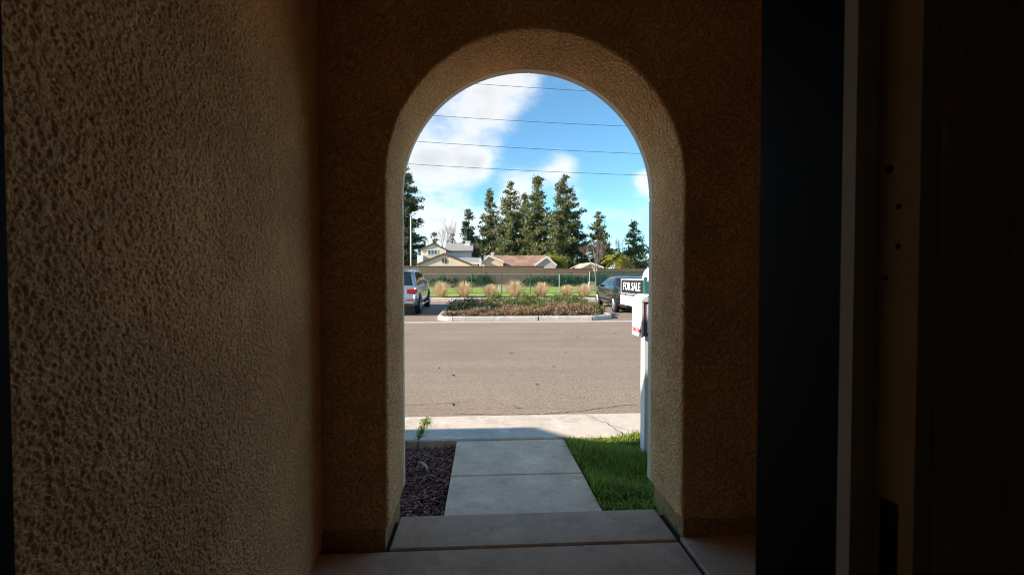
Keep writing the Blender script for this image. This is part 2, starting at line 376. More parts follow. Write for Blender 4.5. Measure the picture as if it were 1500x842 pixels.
# faces of the arch wall
def arch_face(y, x0, x1, z1, r, flip, mname, name):
    cx, pts = XC, []
    x_l, x_r = XC - r, XC + r
    n = 14
    for k in range(n): z = ZB + (ZS-ZB)*k/n; pts.append(((x_l, z), (x0, z)))
    angs = sorted(set([math.pi*k/48 for k in range(49)] + [math.atan2(z1-ZS, cx-x0), math.pi - math.atan2(z1-ZS, x1-cx)]))
    for a in angs:
        dx, dz = -math.cos(a), math.sin(a); t = 1e9
        if dx < -1e-6: t = min(t, (x0-cx)/dx)
        if dx > 1e-6: t = min(t, (x1-cx)/dx)
        if dz > 1e-6: t = min(t, (z1-ZS)/dz)
        pts.append(((cx + r*dx, ZS + r*dz), (cx + t*dx, ZS + t*dz)))
    for k in range(1, n+1): z = ZS - (ZS-ZB)*k/n; pts.append(((x_r, z), (x1, z)))
    v = []; f = []
    for a, b in pts: v += [(a[0], y, a[1]), (b[0], y, b[1])]
    for i in range(len(pts)-1):
        q = (2*i, 2*i+1, 2*i+3, 2*i+2); f.append(q[::-1] if flip else q)
    m = MB(); m.add(v, f); return m.build(name, mname, house)
arch_face(YN, WL, WR, ZC, RA + .009, True, 'stucco_far', 'arch_wall')
arch_face(YF, -.90, 2.1, 3.05, RA, False, 'stucco_far', 'arch_front')
# solid core of the wall above/beside the opening is closed by the tower sides and top
t = MB(); t.box(-.90, WL - .13, .64, YF, -.3, 3.05); t.box(WR + .002, 2.1, .64, YF - .002, -.3, 3.05)
t.box(-.90, 2.1, .64, YF - .002, ZC + .05, 3.05)
t.build('tower_wall', 'stucco_far', house)
MB().box(WL - .05, WR + .05, .60, YN + .12, ZC, ZC + .045).build('porch_ceiling', 'ceiling_paint', house)
t = MB(); t.box(WR - .002, WR + .05, .64, YN + .01, -.3, ZC); t.build('porch_side_wall', 'stucco_far', house)
# recessed concrete stem below the stucco
for (x0, x1) in ((WL, XL - .014), (XR + .014, WR)):
    MB().box(x0, x1, YN + .012, YF - .012, -.35, ZB + .006).build('stem_wall', 'stem_concrete', house)
    MB().box(x0, x1, YN + .001, YF - .001, ZB - .004, ZB).build('weep_screed', 'stucco_far', house)
# moulded trim round the outer edge of the arch: separate blocks with open joints
for (x0, x1) in ((XL - .12, XL + .003), (XR - .003, XR + .12)):
    zj = [ZB, .62, 1.18, ZS - .012]
    for a, b in zip(zj[:-1], zj[1:]):
        MB().box(x0, x1, YF + .002, YF + .058, a + .0015, b - .0015).build('trim_block', 'trim_paint', house)
v = []; f = []
for i in range(49):
    a = math.pi*i/48
    for r in (RA - .0012, RA + .10):
        for y in (YF + .004, YF + .052): v.append((XC + r*math.cos(a), y, ZS + r*math.sin(a)))
for i in range(48):
    for (p, q) in ((0,1),(1,3),(3,2),(2,0)): f.append((4*i+p, 4*i+q, 4*i+4+q, 4*i+4+p))
m = MB(); m.add(v, f)
for (x0, x1) in ((XL - .10, XL + .0012), (XR - .0012, XR + .10)): m.box(x0, x1, YF + .004, YF + .052, ZB + .004, ZS)
fixn(m.build('trim_backing', 'trim_paint', house))
nb = 6
for k in range(nb):
    a0, a1 = math.pi*k/nb + .003, math.pi*(k+1)/nb - .003; v = []; f = []; n = 8
    for i in range(n+1):
        a = a0 + (a1-a0)*i/n
        for r in (RA - .003, RA + .12):
            for y in (YF + .002, YF + .058): v.append((XC + r*math.cos(a), y, ZS + r*math.sin(a)))
    for i in range(n):
        o = 4*i
        for (p, q) in ((0,1),(1,3),(3,2),(2,0)): f.append((o+p, o+q, o+4+q, o+4+p))
    f += [(0,2,3,1), (4*n, 4*n+1, 4*n+3, 4*n+2)]
    m = MB(); m.add(v, f); fixn(m.build('trim_block', 'trim_paint', house))
# the front door frame the camera looks out of
DW = .62
t = MB(); t.box(-1.6, -.635, .43, DW + .02, -.02, 2.78); t.box(.445, 2.1, .43, DW + .02, -.02, 2.78); t.box(-.635, .445, .43, DW + .02, 2.12, 2.78)
t.build('front_wall', 'stucco_far', house)
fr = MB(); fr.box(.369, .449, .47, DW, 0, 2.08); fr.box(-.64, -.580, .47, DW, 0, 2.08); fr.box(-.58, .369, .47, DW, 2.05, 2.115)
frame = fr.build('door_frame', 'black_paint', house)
MB().box(.366, .40, .452, .4695, 0, 2.05).build('door_stop', 'stop_paint', frame)
jb = MB(); jb.box(.3885, .448, .405, .4515, 0, 2.06); jamb = jb.build('door_jamb', 'jamb_paint', house)
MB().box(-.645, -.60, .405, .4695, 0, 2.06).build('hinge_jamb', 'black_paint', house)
cs = MB()
for i, (a, b, y) in enumerate(((.4035, .412, .397), (.412, .455, .392), (.455, .475, .386))): cs.box(a, b, y, .404, 0, 2.1)
cs.build('casing', 'jamb_paint', house)
MB().box(.3872, .3892, .4215, .4405, .98, 1.075).build('strike_plate', 'bolt_metal', jamb)
MB().box(.3864, .3874, .4255, .4365, 1.003, 1.05).build('latch_hole', 'hole', jamb)
for (yy, zz, rr) in ((.4375, 1.392, .0042), (.4265, 1.355, .0026), (.4265, 1.318, .0026), (.4395, 1.288, .0024)):
    MB().lathe([(0, .0001), (-.0004, rr*.6), (-.0006, rr), (.001, rr)], 'x', 10, (.3884, yy, zz)).build('screw_hole', 'hole', jamb)
# the dark room behind the camera
rm = MB(); rm.box(-1.62, -1.55, -3.2, .42, 0, 2.7); rm.box(2.05, 2.12, -3.2, .42, 0, 2.7); rm.box(-1.62, 2.12, -3.27, -3.2, 0, 2.7); rm.box(-1.62, 2.12, -3.27, .43, 2.7, 2.76)
rm.box(-1.55, -.645, .40, .425, 0, 2.7); rm.box(.476, 2.05, .40, .425, 0, 2.7); rm.box(-.645, .476, .40, .425, 2.115, 2.7)
rm.build('room_wall', 'room_paint', house)
MB().box(-1.62, 2.12, -3.27, .47, -.06, -.001).build('room_floor', 'room_floor', house)
MB().box(-.60, .40, .47, .64, -.06, .012).build('threshold', 'bolt_metal', house)
# left wing and roof whose eaves throw the shadow over the front walk
t = MB(); t.box(-12, -4.81, -4, 2.5, -.4, 2.42); t.box(-4.805, -.902, -4, 2.15, -.4, 2.42); t.build('wing_wall', 'stucco_far', house)
def roof(x0, x1, ye, name):
    m = MB(); m.prism([(ye, 2.40), (ye, 2.50), (-1.0, 3.9), (-4.5, 2.5), (-4.5, 2.40), (-1.0, 3.78)], 'x', x0, x1); return m.build(name, 'roof_tile', house)
roof(-12.4, -4.81, 2.87, 'roof'); roof(-4.805, -.903, 2.45, 'roof')
t = MB(); t.box(-.96, 2.16, .3, YF + .085, 3.051, 3.13); t.build('roof_cap', 'roof_tile', house)
m = MB(); m.prism([(.28, 3.0), (-1.5, 3.7), (-3.4, 3.0), (-3.4, 2.8), (.28, 2.8)], 'x', -.9, 2.15); m.build('roof', 'roof_tile', house)

# ------------------------------------------------------------------ ground, porch floor, walk, pavement, road
def struct(name, m, mname, parent=None):
    o = m.build(name, mname, parent)
    if parent is None: o['kind'] = 'structure'
    return o
def sempty(name, loc=(0,0,0)):
    o = empty(name, loc); o['kind'] = 'structure'; return o
struct('ground', MB().add([(-900,-300,-.62),(900,-300,-.62),(900,1500,-.62),(-900,1500,-.62)], [(0,1,2,3)]), 'dirt_ground')
pf = struct('porch_floor', MB().box(WL - .02, WR, .63, 2.55, -.3, -.022), 'joint_dark')
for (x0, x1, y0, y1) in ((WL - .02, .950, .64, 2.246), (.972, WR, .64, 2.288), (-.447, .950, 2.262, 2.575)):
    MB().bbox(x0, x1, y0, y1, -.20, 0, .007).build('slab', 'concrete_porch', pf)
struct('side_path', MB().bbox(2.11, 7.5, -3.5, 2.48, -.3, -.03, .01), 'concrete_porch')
def walk_z(y): return .033 - .0286*y
WX0, WX1 = -.222, .678
wk = struct('walkway', MB().add([(WX0+.01,2.56,-.075),(WX1-.01,2.56,-.075),(WX1-.01,3.97,-.115),(WX0+.01,3.97,-.115)], [(0,1,2,3)]), 'joint_dark')
def slab(x0, x1, y0, y1, zf, th, b=.007):
    m = MB(); m.bbox(x0, x1, y0, y1, -th, 0, b); m.v = [(x, y, z + zf(y)) for x, y, z in m.v]; return m
slab(WX0, WX1, 2.577, 3.212, walk_z, .15).build('slab', 'concrete_walk', wk)
slab(WX0, WX1, 3.224, 3.968, walk_z, .15).build('slab', 'concrete_walk', wk)
PV0, PV1 = 3.98, 4.72
pv = struct('pavement', MB().add([(-40,PV0+.01,-.13),(40,PV0+.01,-.13),(40,PV1-.03,-.15),(-40,PV1-.03,-.15)], [(0,1,2,3)]), 'joint_dark')
for k in range(-8, 9):
    x0 = -.545 + 2.45*k
    slab(x0 + .005, x0 + 2.445, PV0, PV1, lambda y: walk_z(y) + .012, .30, .012).build('slab', 'concrete_pavement', pv)
# the crack across the pavement, and seams in the road
def crack(name, pts, w, parent, seed, zf, mname='crack_fill'):
    g = random.Random(seed); v = []; f = []; P = [Vector((*p, 0)) for p in pts]; Q = []
    for a, b in zip(P[:-1], P[1:]):
        n = max(2, int((b-a).length/.035))
        for i in range(n): Q.append(a.lerp(b, i/n))
    Q.append(P[-1])
    for i, p in enumerate(Q):
        d = (Q[min(i+1, len(Q)-1)] - Q[max(i-1, 0)]).normalized(); nn = Vector((-d.y, d.x, 0)); p = p + nn*g.uniform(-.018, .018); ww = w*g.uniform(.25, 1.0)
        for s in (-1, 1): q = p + nn*ww*s*.5; v.append((q.x, q.y, zf(q.y)))
    for i in range(len(Q)-1): f.append((2*i, 2*i+1, 2*i+3, 2*i+2))
    m = MB(); m.add(v, f); return m.build(name, mname, parent)
crack('crack', [(1.02, 4.70), (1.08, 4.5), (1.14, 4.38), (1.16, 4.22), (1.20, 4.0)], .009, pv, 4, lambda y: walk_z(y) + .0155)
crack('crack', [(1.14, 4.36), (1.24, 4.2), (1.27, 4.12)], .006, pv, 6, lambda y: walk_z(y) + .0155)
ZR = -.27
road = struct('road', MB().add([(-150,4.60,ZR),(150,4.60,ZR),(150,16.05,ZR),(-150,16.05,ZR)], [(0,1,2,3)]), 'asphalt')
crack('crack', [(-.35,5.42),(.1,5.36),(.65,5.33),(1.1,5.44),(1.6,5.62),(2.3,5.78),(3.0,5.72)], .016, road, 7, lambda y: ZR + .004)
crack('crack', [(-1.25,5.75),(-.85,5.82),(-.55,5.84),(-.15,5.95)], .010, road, 8, lambda y: ZR + .004)
crack('crack', [(.7,7.6),(1.4,7.7),(2.1,7.55)], .010, road, 9, lambda y: ZR + .004)
g = rng(5); n = 26
Cc = np.stack([g.uniform(-2.5, 5, n), g.uniform(5.6, 13.5, n), np.full(n, ZR + .012)], 1); dirs = np.stack([g.normal(size=n), g.normal(size=n), g.normal(size=n)*.15], 1)
V, F = leaf_quads(Cc, .09, .04, g, dirs=dirs); V[:, 2] = np.maximum(V[:, 2], ZR + .005)
tag(link('fallen_leaves', mesh_np('fallen_leaves', V, F), 'bark_strip'), 'scattered dry brown leaf litter lying on the road', 'leaf litter', kind='stuff')
gut = struct('gutter', MB().box(-150, 150, 16.05, 16.52, ZR - .2, ZR + .006), 'concrete_kerb')
def park_z(y): return ZR + .010 + .025*(y - 16.5)
struct('parking_lot', MB().add([(-60,16.52,park_z(16.52)),(60,16.52,park_z(16.52)),(60,25.32,park_z(25.32)),(-60,25.32,park_z(25.32))], [(0,1,2,3)]), 'asphalt')

# planted island between the parking bays
isl = sempty('planting_island', (0, 16.55, ZR))
IX0, IX1, IY0, IY1 = -1.62, 4.72, 16.56, 25.30
def kerb_path():
    pts = []; r = .55
    pts += [(IX0, IY1), (IX0, IY0 + r)]
    for k in range(1, 6): a = math.pi + k*math.pi/12; pts.append((IX0 + r + r*math.cos(a), IY0 + r + r*math.sin(a)))
    pts += [(IX0 + r, IY0), (IX1 - .9, IY0), (IX1 - .12, IY0 + .42), (IX1, IY0 + .75), (IX1, IY1)]
    return pts
kp = kerb_path()
def kerb_piece(p, closed=False):
    wv = .16; v = []; f = []
    P = [Vector((*q, 0)) for q in p]
    for i, q in enumerate(P):
        d = (P[min(i+1, len(P)-1)] - P[max(i-1, 0)]).normalized(); nn = Vector((-d.y, d.x, 0))   # inward (left of travel)
        z0 = min(ZR, park_z(q.y)) - .15; z1 = park_z(max(q.y, 16.5)) + .15
        for (o, z) in ((0, z0), (0, z1 - .03), (.03, z1), (wv, z1), (wv, z0)):
            r = q + nn*o; v.append((r.x, r.y - 16.55, z - ZR))
    for i in range(len(P)-1):
        for k in range(4): f.append((5*i+k, 5*i+k+1, 5*i+5+k+1, 5*i+5+k))
    n = len(P)-1; f += [(0,1,2,3,4), tuple(5*n+k for k in range(4, -1, -1))]
    m = MB(); m.add(v, f); return fixn(m.build('kerb_stone', 'concrete_kerb', isl))
def seg(a, b, gap=.012):
    A, B = Vector(a), Vector(b); d = (B-A).normalized()*gap; return [tuple(A + d), tuple(B - d)]
for k in range(3):
    y = [IY1, 22.6, 19.9, IY0 + .55]; kerb_piece(seg((IX0, y[k]), (IX0, y[k+1]))); 
    y = [IY0 + .75, 19.9, 22.6, IY1]; kerb_piece(seg((IX1, y[k]), (IX1, y[k+1])))
kerb_piece(kp[1:8]); fx = [IX0 + .55, 1.92, IX1 - .9]
kerb_piece(seg((fx[0], IY0), (fx[1], IY0), .02)); kerb_piece(seg((fx[1], IY0), (fx[2], IY0), .02)); kerb_piece([(IX1-.88, IY0+.01)] + kp[-3:-1])
bed = MB().add([(IX0+.14, IY0+.3, park_z(16.6)+.11), (IX0+.5, IY0+.12, park_z(16.6)+.11), (IX1-.9, IY0+.12, park_z(16.6)+.11), (IX1-.14, IY0+.6, park_z(16.6)+.11), (IX1-.14, IY1, park_z(IY1)+.11), (IX0+.14, IY1, park_z(IY1)+.11)], [(0,1,2,3,4,5)])
bed.v = [(x, y-16.55, z-ZR) for x, y, z in bed.v]; bed.build('bed_soil', 'bark_strip', isl)
# far kerb, footpath, bark strip, lawn
fk = struct('far_kerb', MB().box(-60, 60, 25.32, 25.48, -.4, park_z(25.3) + .135), 'concrete_kerb')
fp = struct('footpath', MB().add([(-60,25.48,.075),(60,25.48,.075),(60,26.75,.10),(-60,26.75,.10)], [(0,1,2,3)]), 'concrete_pavement')
struct('bark_bed', MB().add([(-60,26.75,.096),(60,26.75,.096),(60,28.2,.125),(-60,28.2,.125)], [(0,1,2,3)]), 'bark_strip')
def lawn_z(x, y): return .125 + .011*(y - 28.2) + .006*max(0, x+2)*min(1, (y-28.2)/12)
lm = MB(); nx, ny = 20, 8
for j in range(ny+1):
    for i in range(nx+1): x = -60 + 120*i/nx; y = 28.2 + 16.8*j/ny; lm.v.append((x, y, lawn_z(x, y)))
for j in range(ny):
    for i in range(nx): a = j*(nx+1)+i; lm.f.append((a, a+1, a+nx+2, a+nx+1))
struct('lawn', lm, 'lawn')
struct('far_ground', MB().add([(-900,45,.2),(900,45,.2),(900,1500,.2),(-900,1500,.2)], [(0,1,2,3)]), 'dirt_ground')
# beds right and left of the walk
struct('mulch_bed', MB().add([(-3,2.5,-.09),(WX0+.02,2.5,-.09),(WX0+.02,PV0+.02,-.155),(-3,PV0+.02,-.155)], [(0,1,2,3)]), 'soil')
struct('lawn_soil', MB().add([(WX1-.02,2.5,-.062),(4,2.5,-.062),(4,PV0+.02,-.10),(WX1-.02,PV0+.02,-.10)], [(0,1,2,3)]), 'soil')

# bark chips
g = rng(21); n = 9000
cx = np.concatenate([g.uniform(-1.15, WX0-.012, int(n*.72)), g.uniform(-3, -1.1, n - int(n*.72))]); cy = g.uniform(2.60, PV0-.03, n)
base = -.09 - .065*(cy-2.5)/1.48 + .006 + g.uniform(0, .026, n) + .010*np.sin(cx*9)*np.cos(cy*7)
unit = np.array([(-1,-1,-1),(1,-1,-1),(1,1,-1),(-1,1,-1),(-1,-1,1),(1,-1,1),(1,1,1),(-1,1,1)], float)*.5
sz = np.stack([g.uniform(.014,.052,n), g.uniform(.007,.018,n), g.uniform(.003,.008,n)], 1)
P = unit[None]*sz[:, None]; P[:, :4, 1] *= .7; P[:, [1,2,5,6], 1] *= g.uniform(.3, 1, n)[:, None]
a, b2 = g.uniform(0, 2*np.pi, n), g.normal(0, .38, n)
x1 = P[..., 0]*np.cos(b2)[:, None] - P[..., 2]*np.sin(b2)[:, None]; z1 = P[..., 0]*np.sin(b2)[:, None] + P[..., 2]*np.cos(b2)[:, None]; y1 = P[..., 1]
X = x1*np.cos(a)[:, None] - y1*np.sin(a)[:, None] + cx[:, None]; Y = x1*np.sin(a)[:, None] + y1*np.cos(a)[:, None] + cy[:, None]; Z = z1 + base[:, None]
bf = np.array([(0,3,2,1),(4,5,6,7),(0,1,5,4),(1,2,6,5),(2,3,7,6),(3,0,4,7)])
F = (np.arange(n)[:, None, None]*8 + bf[None]).reshape(-1, 4); tn = np.repeat(g.beta(1.1, 3.2, n), 6)
keep = np.repeat((X.max(1) < WX0 - .002) & (Y.max(1) < PV0 - .002), 6)
tag(link('bark_mulch', mesh_np('bark_mulch', np.stack([X, Y, Z], -1).reshape(-1, 3), F[keep], tn[keep]), 'mulch'), 'dark reddish bark chip mulch left of the front walk', 'mulch', kind='stuff')
m = MB(); m.tube([(-.485,3.60,-.105),(-.45,3.54,-.093),(-.415,3.47,-.09),(-.40,3.40,-.10)], [.006,.010,.009,.004], 6)
tag(m.build('dry_twig', 'pale_bark', smooth=True), 'pale curved dry twig lying on the bark mulch', 'twig')

# near lawn blades
def blades(xs, ys, zs, hs, g, lean=.5, w=.0035):
    n = len(xs); az = g.uniform(0, 2*np.pi, n); ln = np.abs(g.normal(0, lean, n)); d = np.stack([np.cos(az), np.sin(az), np.zeros(n)], 1)
    s = np.stack([-np.sin(az + g.normal(0,.6,n)), np.cos(az), np.zeros(n)], 1); B = np.stack([xs, ys, zs], 1); h = hs[:, None]; ww = (w*g.uniform(.6,1.4,n))[:, None]
    up = np.array([0,0,1.0])
    m1 = B + up*h*.55 + d*h*(ln*.28)[:, None]; m2 = B + up*h*(1/np.sqrt(1+ln**2))[:, None] + d*h*(ln*.85)[:, None]
    V = np.stack([B - s*ww, B + s*ww, m1 + s*ww*.8, m1 - s*ww*.8, m2 + s*ww*.12, m2 - s*ww*.12], 1).reshape(-1, 3)
    i = np.arange(n)[:, None]*6; F = np.concatenate([i + np.array([0,1,2,3]), i + np.array([3,2,4,5])], 1).reshape(-1, 4)
    return V, F
g = rng(33); n = 42000
xs = WX1 + .012 + np.abs(np.concatenate([g.uniform(0, .95, int(n*.75)), g.uniform(.95, 2.3, n - int(n*.75))])); ys = g.uniform(2.585, PV0 + .01, n)
den = .55 + .45*np.sin(xs*7.1 + 1.3*np.sin(ys*5))*np.cos(ys*6.3 + xs*3)
near = np.clip((ys - 2.60)/.22, 0, 1); hole = 1 - .9*np.exp(-(((xs - .86)/.20)**2 + ((ys - 2.80)/.085)**2))
k = g.uniform(0, 1, n) < (.35 + .65*den)*(.38 + .62*near)*hole*np.clip((xs - WX1)/.05 + .25, 0, 1); xs, ys = xs[k], ys[k]; n = len(xs); near = near[k]; hole = hole[k]
zs = -.064 - .038*(ys - 2.5)/1.5
hs = g.uniform(.025, .105, n)*(.45 + .55*near)*(.5 + .5*hole)*(.75 + .35*np.sin(xs*5 + ys*8))
V, F = blades(xs, ys, zs, hs, g, .85, .0042)
tag(link('lawn_grass', mesh_np('lawn_grass', V, F, np.repeat(np.clip(g.beta(1.2, 2.6, n) + .35*(1-near), 0, 1), 2)), 'grass_blade'), 'short green grass growing right of the front walk', 'grass', kind='stuff')
# weed in the pavement joint
def leaf_obj(name, C, L_, W_, g, mname, parent, up=0.0, tb=(1.3, 2.2), dirs=None):
    V, F = leaf_quads(C, L_, W_, g, up, dirs); return link(name, mesh_np(name, V, F, g.beta(*tb, len(C))), mname, parent)
wd = empty('weed', (-.545, 4.3, walk_z(4.3)+.01)); tag(wd, 'small yellow green weed growing in the pavement joint', 'weed')
g = rng(8); n = 360; yy = g.choice([-.22, -.1, .02, .14, .2, .3], n) + g.normal(0, .035, n); hh = .007 + .010*np.exp(-((yy - .12)/.2)**2)
C = np.stack([g.normal(0, .022, n), yy, np.abs(g.normal(0, 1, n))*hh*.6 - .0286*yy], 1)
leaf_obj('leaves', C, .022, .011, g, 'weed', wd, .2)
for k in range(2, 9):
    y = -.28 + .08*k; MB().tube([(0, y, -.03), (random.Random(k).uniform(-.02,.02), y+.01, .018 - .0286*y)], [.003,.001], 4).build('stem', 'weed', wd)

# ------------------------------------------------------------------ realtor sign post with arm, rider sign, flyer box
sp = empty('sign_post', (1.256, 3.56, -.07)); tag(sp, 'white realtor sign post with horizontal arm standing in the lawn', 'sign post')
pb = MB(); pb.bbox(-.045, .045, -.045, .045, -.05, 1.325, .006); post = pb.build('post', 'sign_white', sp)
MB().lathe([(0,.052),(.012,.052),(.02,.05),(.05,.045),(.08,.03),(.095,.014),(.099,.001)], 'z', 24, (0,0,1.3255)).build('finial', 'sign_white', post, smooth=True)
ab = MB(); ab.bbox(-.04, .04, -.044, .62, 1.115, 1.20, .006); arm = ab.build('arm', 'sign_white', sp)
def text(body, size, mname, name, parent, M, bold=.0, sx=1.0):
    cu = bpy.data.curves.new(name, 'FONT'); cu.body = body; cu.size = size; cu.align_x = 'CENTER'; cu.align_y = 'CENTER'; cu.extrude = .0008; cu.offset = bold
    tmp = bpy.data.objects.new(name + '_tmp', cu); COL.objects.link(tmp); bpy.context.view_layer.update()
    me = bpy.data.meshes.new_from_object(tmp.evaluated_get(bpy.context.evaluated_depsgraph_get())); bpy.data.objects.remove(tmp)
    co = np.zeros(len(me.vertices)*3, np.float32); me.vertices.foreach_get('co', co); co = co.reshape(-1, 3); co[:, 0] *= sx
    o, ux, uy = (np.array(v, float) for v in M); nz_ = np.cross(ux, uy)
    me.vertices.foreach_set('co', (o + co[:, :1]*ux + co[:, 1:2]*uy + co[:, 2:]*nz_).astype(np.float32).ravel()); me.materials.clear(); me.update()
    return link(name, me, mname, parent)
fs = empty('for_sale_sign', (1.182, 3.74, 1.135)); tag(fs, 'black FOR SALE rider sign with white lettering mounted over the white arm', 'sign')
# panel faces -X and reads from far (+Y) to near (-Y)
MB().box(-.006, .006, -.30, .28, .012, .135).build('panel', 'sign_black', fs)
bd = MB()
for (a, b, z0, z1) in ((-.30,.28,.126,.135), (-.30,.28,.012,.016), (.272,.28,.016,.126)): bd.box(-.0085, -.0065, a, b, z0, z1)
bd.build('border', 'sign_white', fs)
MB().box(-.010, .010, -.318, -.301, .0, .15).build('edge_strip', 'sign_teal', fs)
text('FOR SALE', .088, 'sign_white', 'lettering', fs, ((-.0085, -.008, .070), (0, -1, 0), (0, 0, 1)), bold=.0010, sx=1.15)
for y in (-.2, .18): MB().box(-.004, .004, y-.01, y+.01, -.004, .012).build('bracket', 'bolt_metal', fs)
fb = empty('flyer_box', (1.112, 3.36, .86)); tag(fb, 'white flyer box with red TAKE ONE lettering fixed to the sign post', 'flyer box')
h = MB(); h.box(-.006, .006, -.085, .135, .0, .25); h.build('front_panel', 'sign_white', fb)
h = MB(); h.box(.0065, .085, -.083, .13, .008, .245); h.build('flyers', 'flyer_purple', fb)
h = MB(); h.prism([(-.012,.251),(-.012,.263),(.04,.30),(.10,.30),(.10,.251)], 'y', -.095, .145); h.build('lid', 'sign_white', fb)
MB().box(.03, .05, -.0875, -.0835, .03, .235).build('clear_window', 'sign_white', fb)
text('TAKE ONE', .036, 'ink_red', 'lettering', fb, ((-.0075, .025, .042), (0, -1, 0), (0, 0, 1)), bold=.0015, sx=1.15)
for k, (wd_, zz) in enumerate(((.12, .155), (.15, .143))):
    MB().box(-.0078, -.0062, .025-wd_/2, .025+wd_/2, zz, zz+.007).build('printed_line', 'ink_grey', fb)
MB().box(.0855, .098, .05, .13, .1, .13).build('bracket', 'bolt_metal', fb)

# ------------------------------------------------------------------ cars
def interp(tab, y):
    ys_ = [a for a, _ in tab]; return float(np.interp(y, ys_, [b for _, b in tab]))
def make_car(name, loc, spec, paint):
    car = empty(name, loc, 0, math.atan(.025)); L_ = spec['L']; hw = spec['hw']; zr = spec['roof']; zbelt = spec['belt']
    def section(y):
        zt = interp(spec['top'], y); zb = interp(spec['bot'], y); w = hw*interp(spec['wid'], y); bz = min(zbelt, zt - .03)
        f = max(0, (zt - bz - .03))/(zr - zbelt); wr = w*(.985 - spec['tumble']*f)
        return [(0, zb), (.84*w, zb), (.965*w, zb + .07), (w, zb + .45*(bz-zb)), (.985*w, bz - .05*(1)), (.965*w, bz), (.965*w + (wr - .965*w)*.5 + .012*f, bz + (zt-.03-bz)*.55), (wr, zt - .035), (wr*.92, zt - .008), (wr*.5, zt + .012*f), (0, zt + .018*f)]
    ys_ = spec['st']; sec = [section(y) for y in ys_]; k = len(sec[0]); v = []; f = []
    for y, s_ in zip(ys_, sec):
        v += [(x, y, z) for x, z in s_] + [(-x, y, z) for x, z in s_[-2:0:-1]]
    n = 2*k - 2
    for i in range(len(ys_)-1):
        for j in range(n): a, b = i*n+j, i*n+(j+1) % n; f.append((a, b, b+n, a+n))
    f += [tuple(range(n)), tuple(range((len(ys_)-1)*n, len(ys_)*n))[::-1]]
    m = MB(); m.add(v, f); body = fixn(m.build('body', paint, car, smooth=True))
    def surf(y, t):     # t in section index units
        s_ = section(y); i = min(int(t), k-2); u = t - i
        return Vector((s_[i][0]*(1-u) + s_[i+1][0]*u, y, s_[i][1]*(1-u) + s_[i+1][1]*u))
    def patch(nm, c4, mname, side, off=.006, nu=8, nv=4):
        # c4: (y_low0,y_low1,y_high0,y_high1,t0,t1)
        a0, a1, b0, b1, t0, t1 = c4; v = []; f = []
        for j in range(nv+1):
            for i in range(nu+1):
                tv = j/nv; y0 = a0 + (b0-a0)*tv; y1 = a1 + (b1-a1)*tv; y = y0 + (y1-y0)*i/nu; tt = t0 + (t1-t0)*tv
                p = surf(y, tt); e = 1e-3; n_ = (surf(y+e, tt) - surf(y-e, tt)).cross(surf(y, min(tt+.05, k-1.001)) - surf(y, tt-.05)).normalized()
                if n_.x < 0 and abs(n_.x) > .3 or n_.z < -.2: n_ = -n_
                p = p + n_*off; v.append((p.x*side, p.y, p.z))
        for j in range(nv):
            for i in range(nu): a = j*(nu+1)+i; f.append((a, a+1, a+nu+2, a+nu+1))
        mm = MB(); mm.add(v, f); return mm.build(nm, mname, car, smooth=True)
    for side in (-1, 1):
        for c4 in spec['side_windows']: patch('side_window', c4, 'car_glass', side)
    def top_patch(nm, y0, y1, fr_, mname):
        v = []; f = []; nu, nv = 8, 10
        for j in range(nv+1):
            y = y0 + (y1-y0)*j/nv; s_ = section(y); xm = s_[7][0]*fr_; xs_ = [q[0] for q in s_[7:]][::-1]; zs_ = [q[1] for q in s_[7:]][::-1]
            e = .01; dz = (interp(spec['top'], y+e) - interp(spec['top'], y-e))/(2*e); nn = Vector((0, -dz, 1)).normalized()
            for i in range(nu+1):
                x = xm*(2*i/nu - 1); z = float(np.interp(abs(x), xs_, zs_)); v.append((x, y + nn.y*.008, z + nn.z*.008))
        for j in range(nv):
            for i in range(nu): a = j*(nu+1)+i; f.append((a, a+1, a+nu+2, a+nu+1))
        mm = MB(); mm.add(v, f); return mm.build(nm, mname, car, smooth=True)
    top_patch('rear_window', *spec['rear_window'], 'car_glass'); top_patch('windscreen', *spec['windscreen'], 'car_glass')
    rw = spec['rw']
    tyre = MB(); tyre.lathe([(-.11,rw*.62),(-.115,rw*.9),(-.09,rw),(.09,rw),(.115,rw*.9),(.11,rw*.62),(-.11,rw*.62)], 'x', 28); tme = tyre.mesh('wheel', True); tme.materials.append(MATS['rubber'])
    rim = MB(); rim.lathe([(.06,rw*.68),(.10,rw*.68),(.105,rw*.62),(.085,rw*.6),(.06,rw*.6)], 'x', 28); rim.lathe([(.055,.001),(.095,.02),(.098,.05),(.07,.07)], 'x', 12)
    for q in range(5):
        for dq in (-.12, .12):
            a = 2*math.pi*q/5; b = a + dq
            rim.tube([(.08, .05*math.cos(a), .05*math.sin(a)), (.095, rw*.63*math.cos(b), rw*.63*math.sin(b))], .02, 5)
    rim.lathe([(.03,.001),(.03,rw*.66)], 'x', 20)
    rme = rim.mesh('rim', False); rme.materials.append(MATS['alloy'])
    arch = MB(); arch.lathe([(-.01,.001),(.0,rw*1.17),(-.03,rw*1.19)], 'x', 28); ame = arch.mesh('wheel_arch'); ame.materials.append(MATS['plastic_black'])
    for y in spec['axles']:
        for side in (-1, 1):
            wx = hw*interp(spec['wid'], y)
            wa = link('wheel_arch', ame, None, car); wa.location = (side*(wx+.004), y, rw + .02); wa.scale = (side, 1, 1)
            wl = link('wheel', tme, None, car); wl.location = (side*(wx - .085), y, rw); wl.scale = (side, 1, 1)
            link('rim', rme, None, wl)
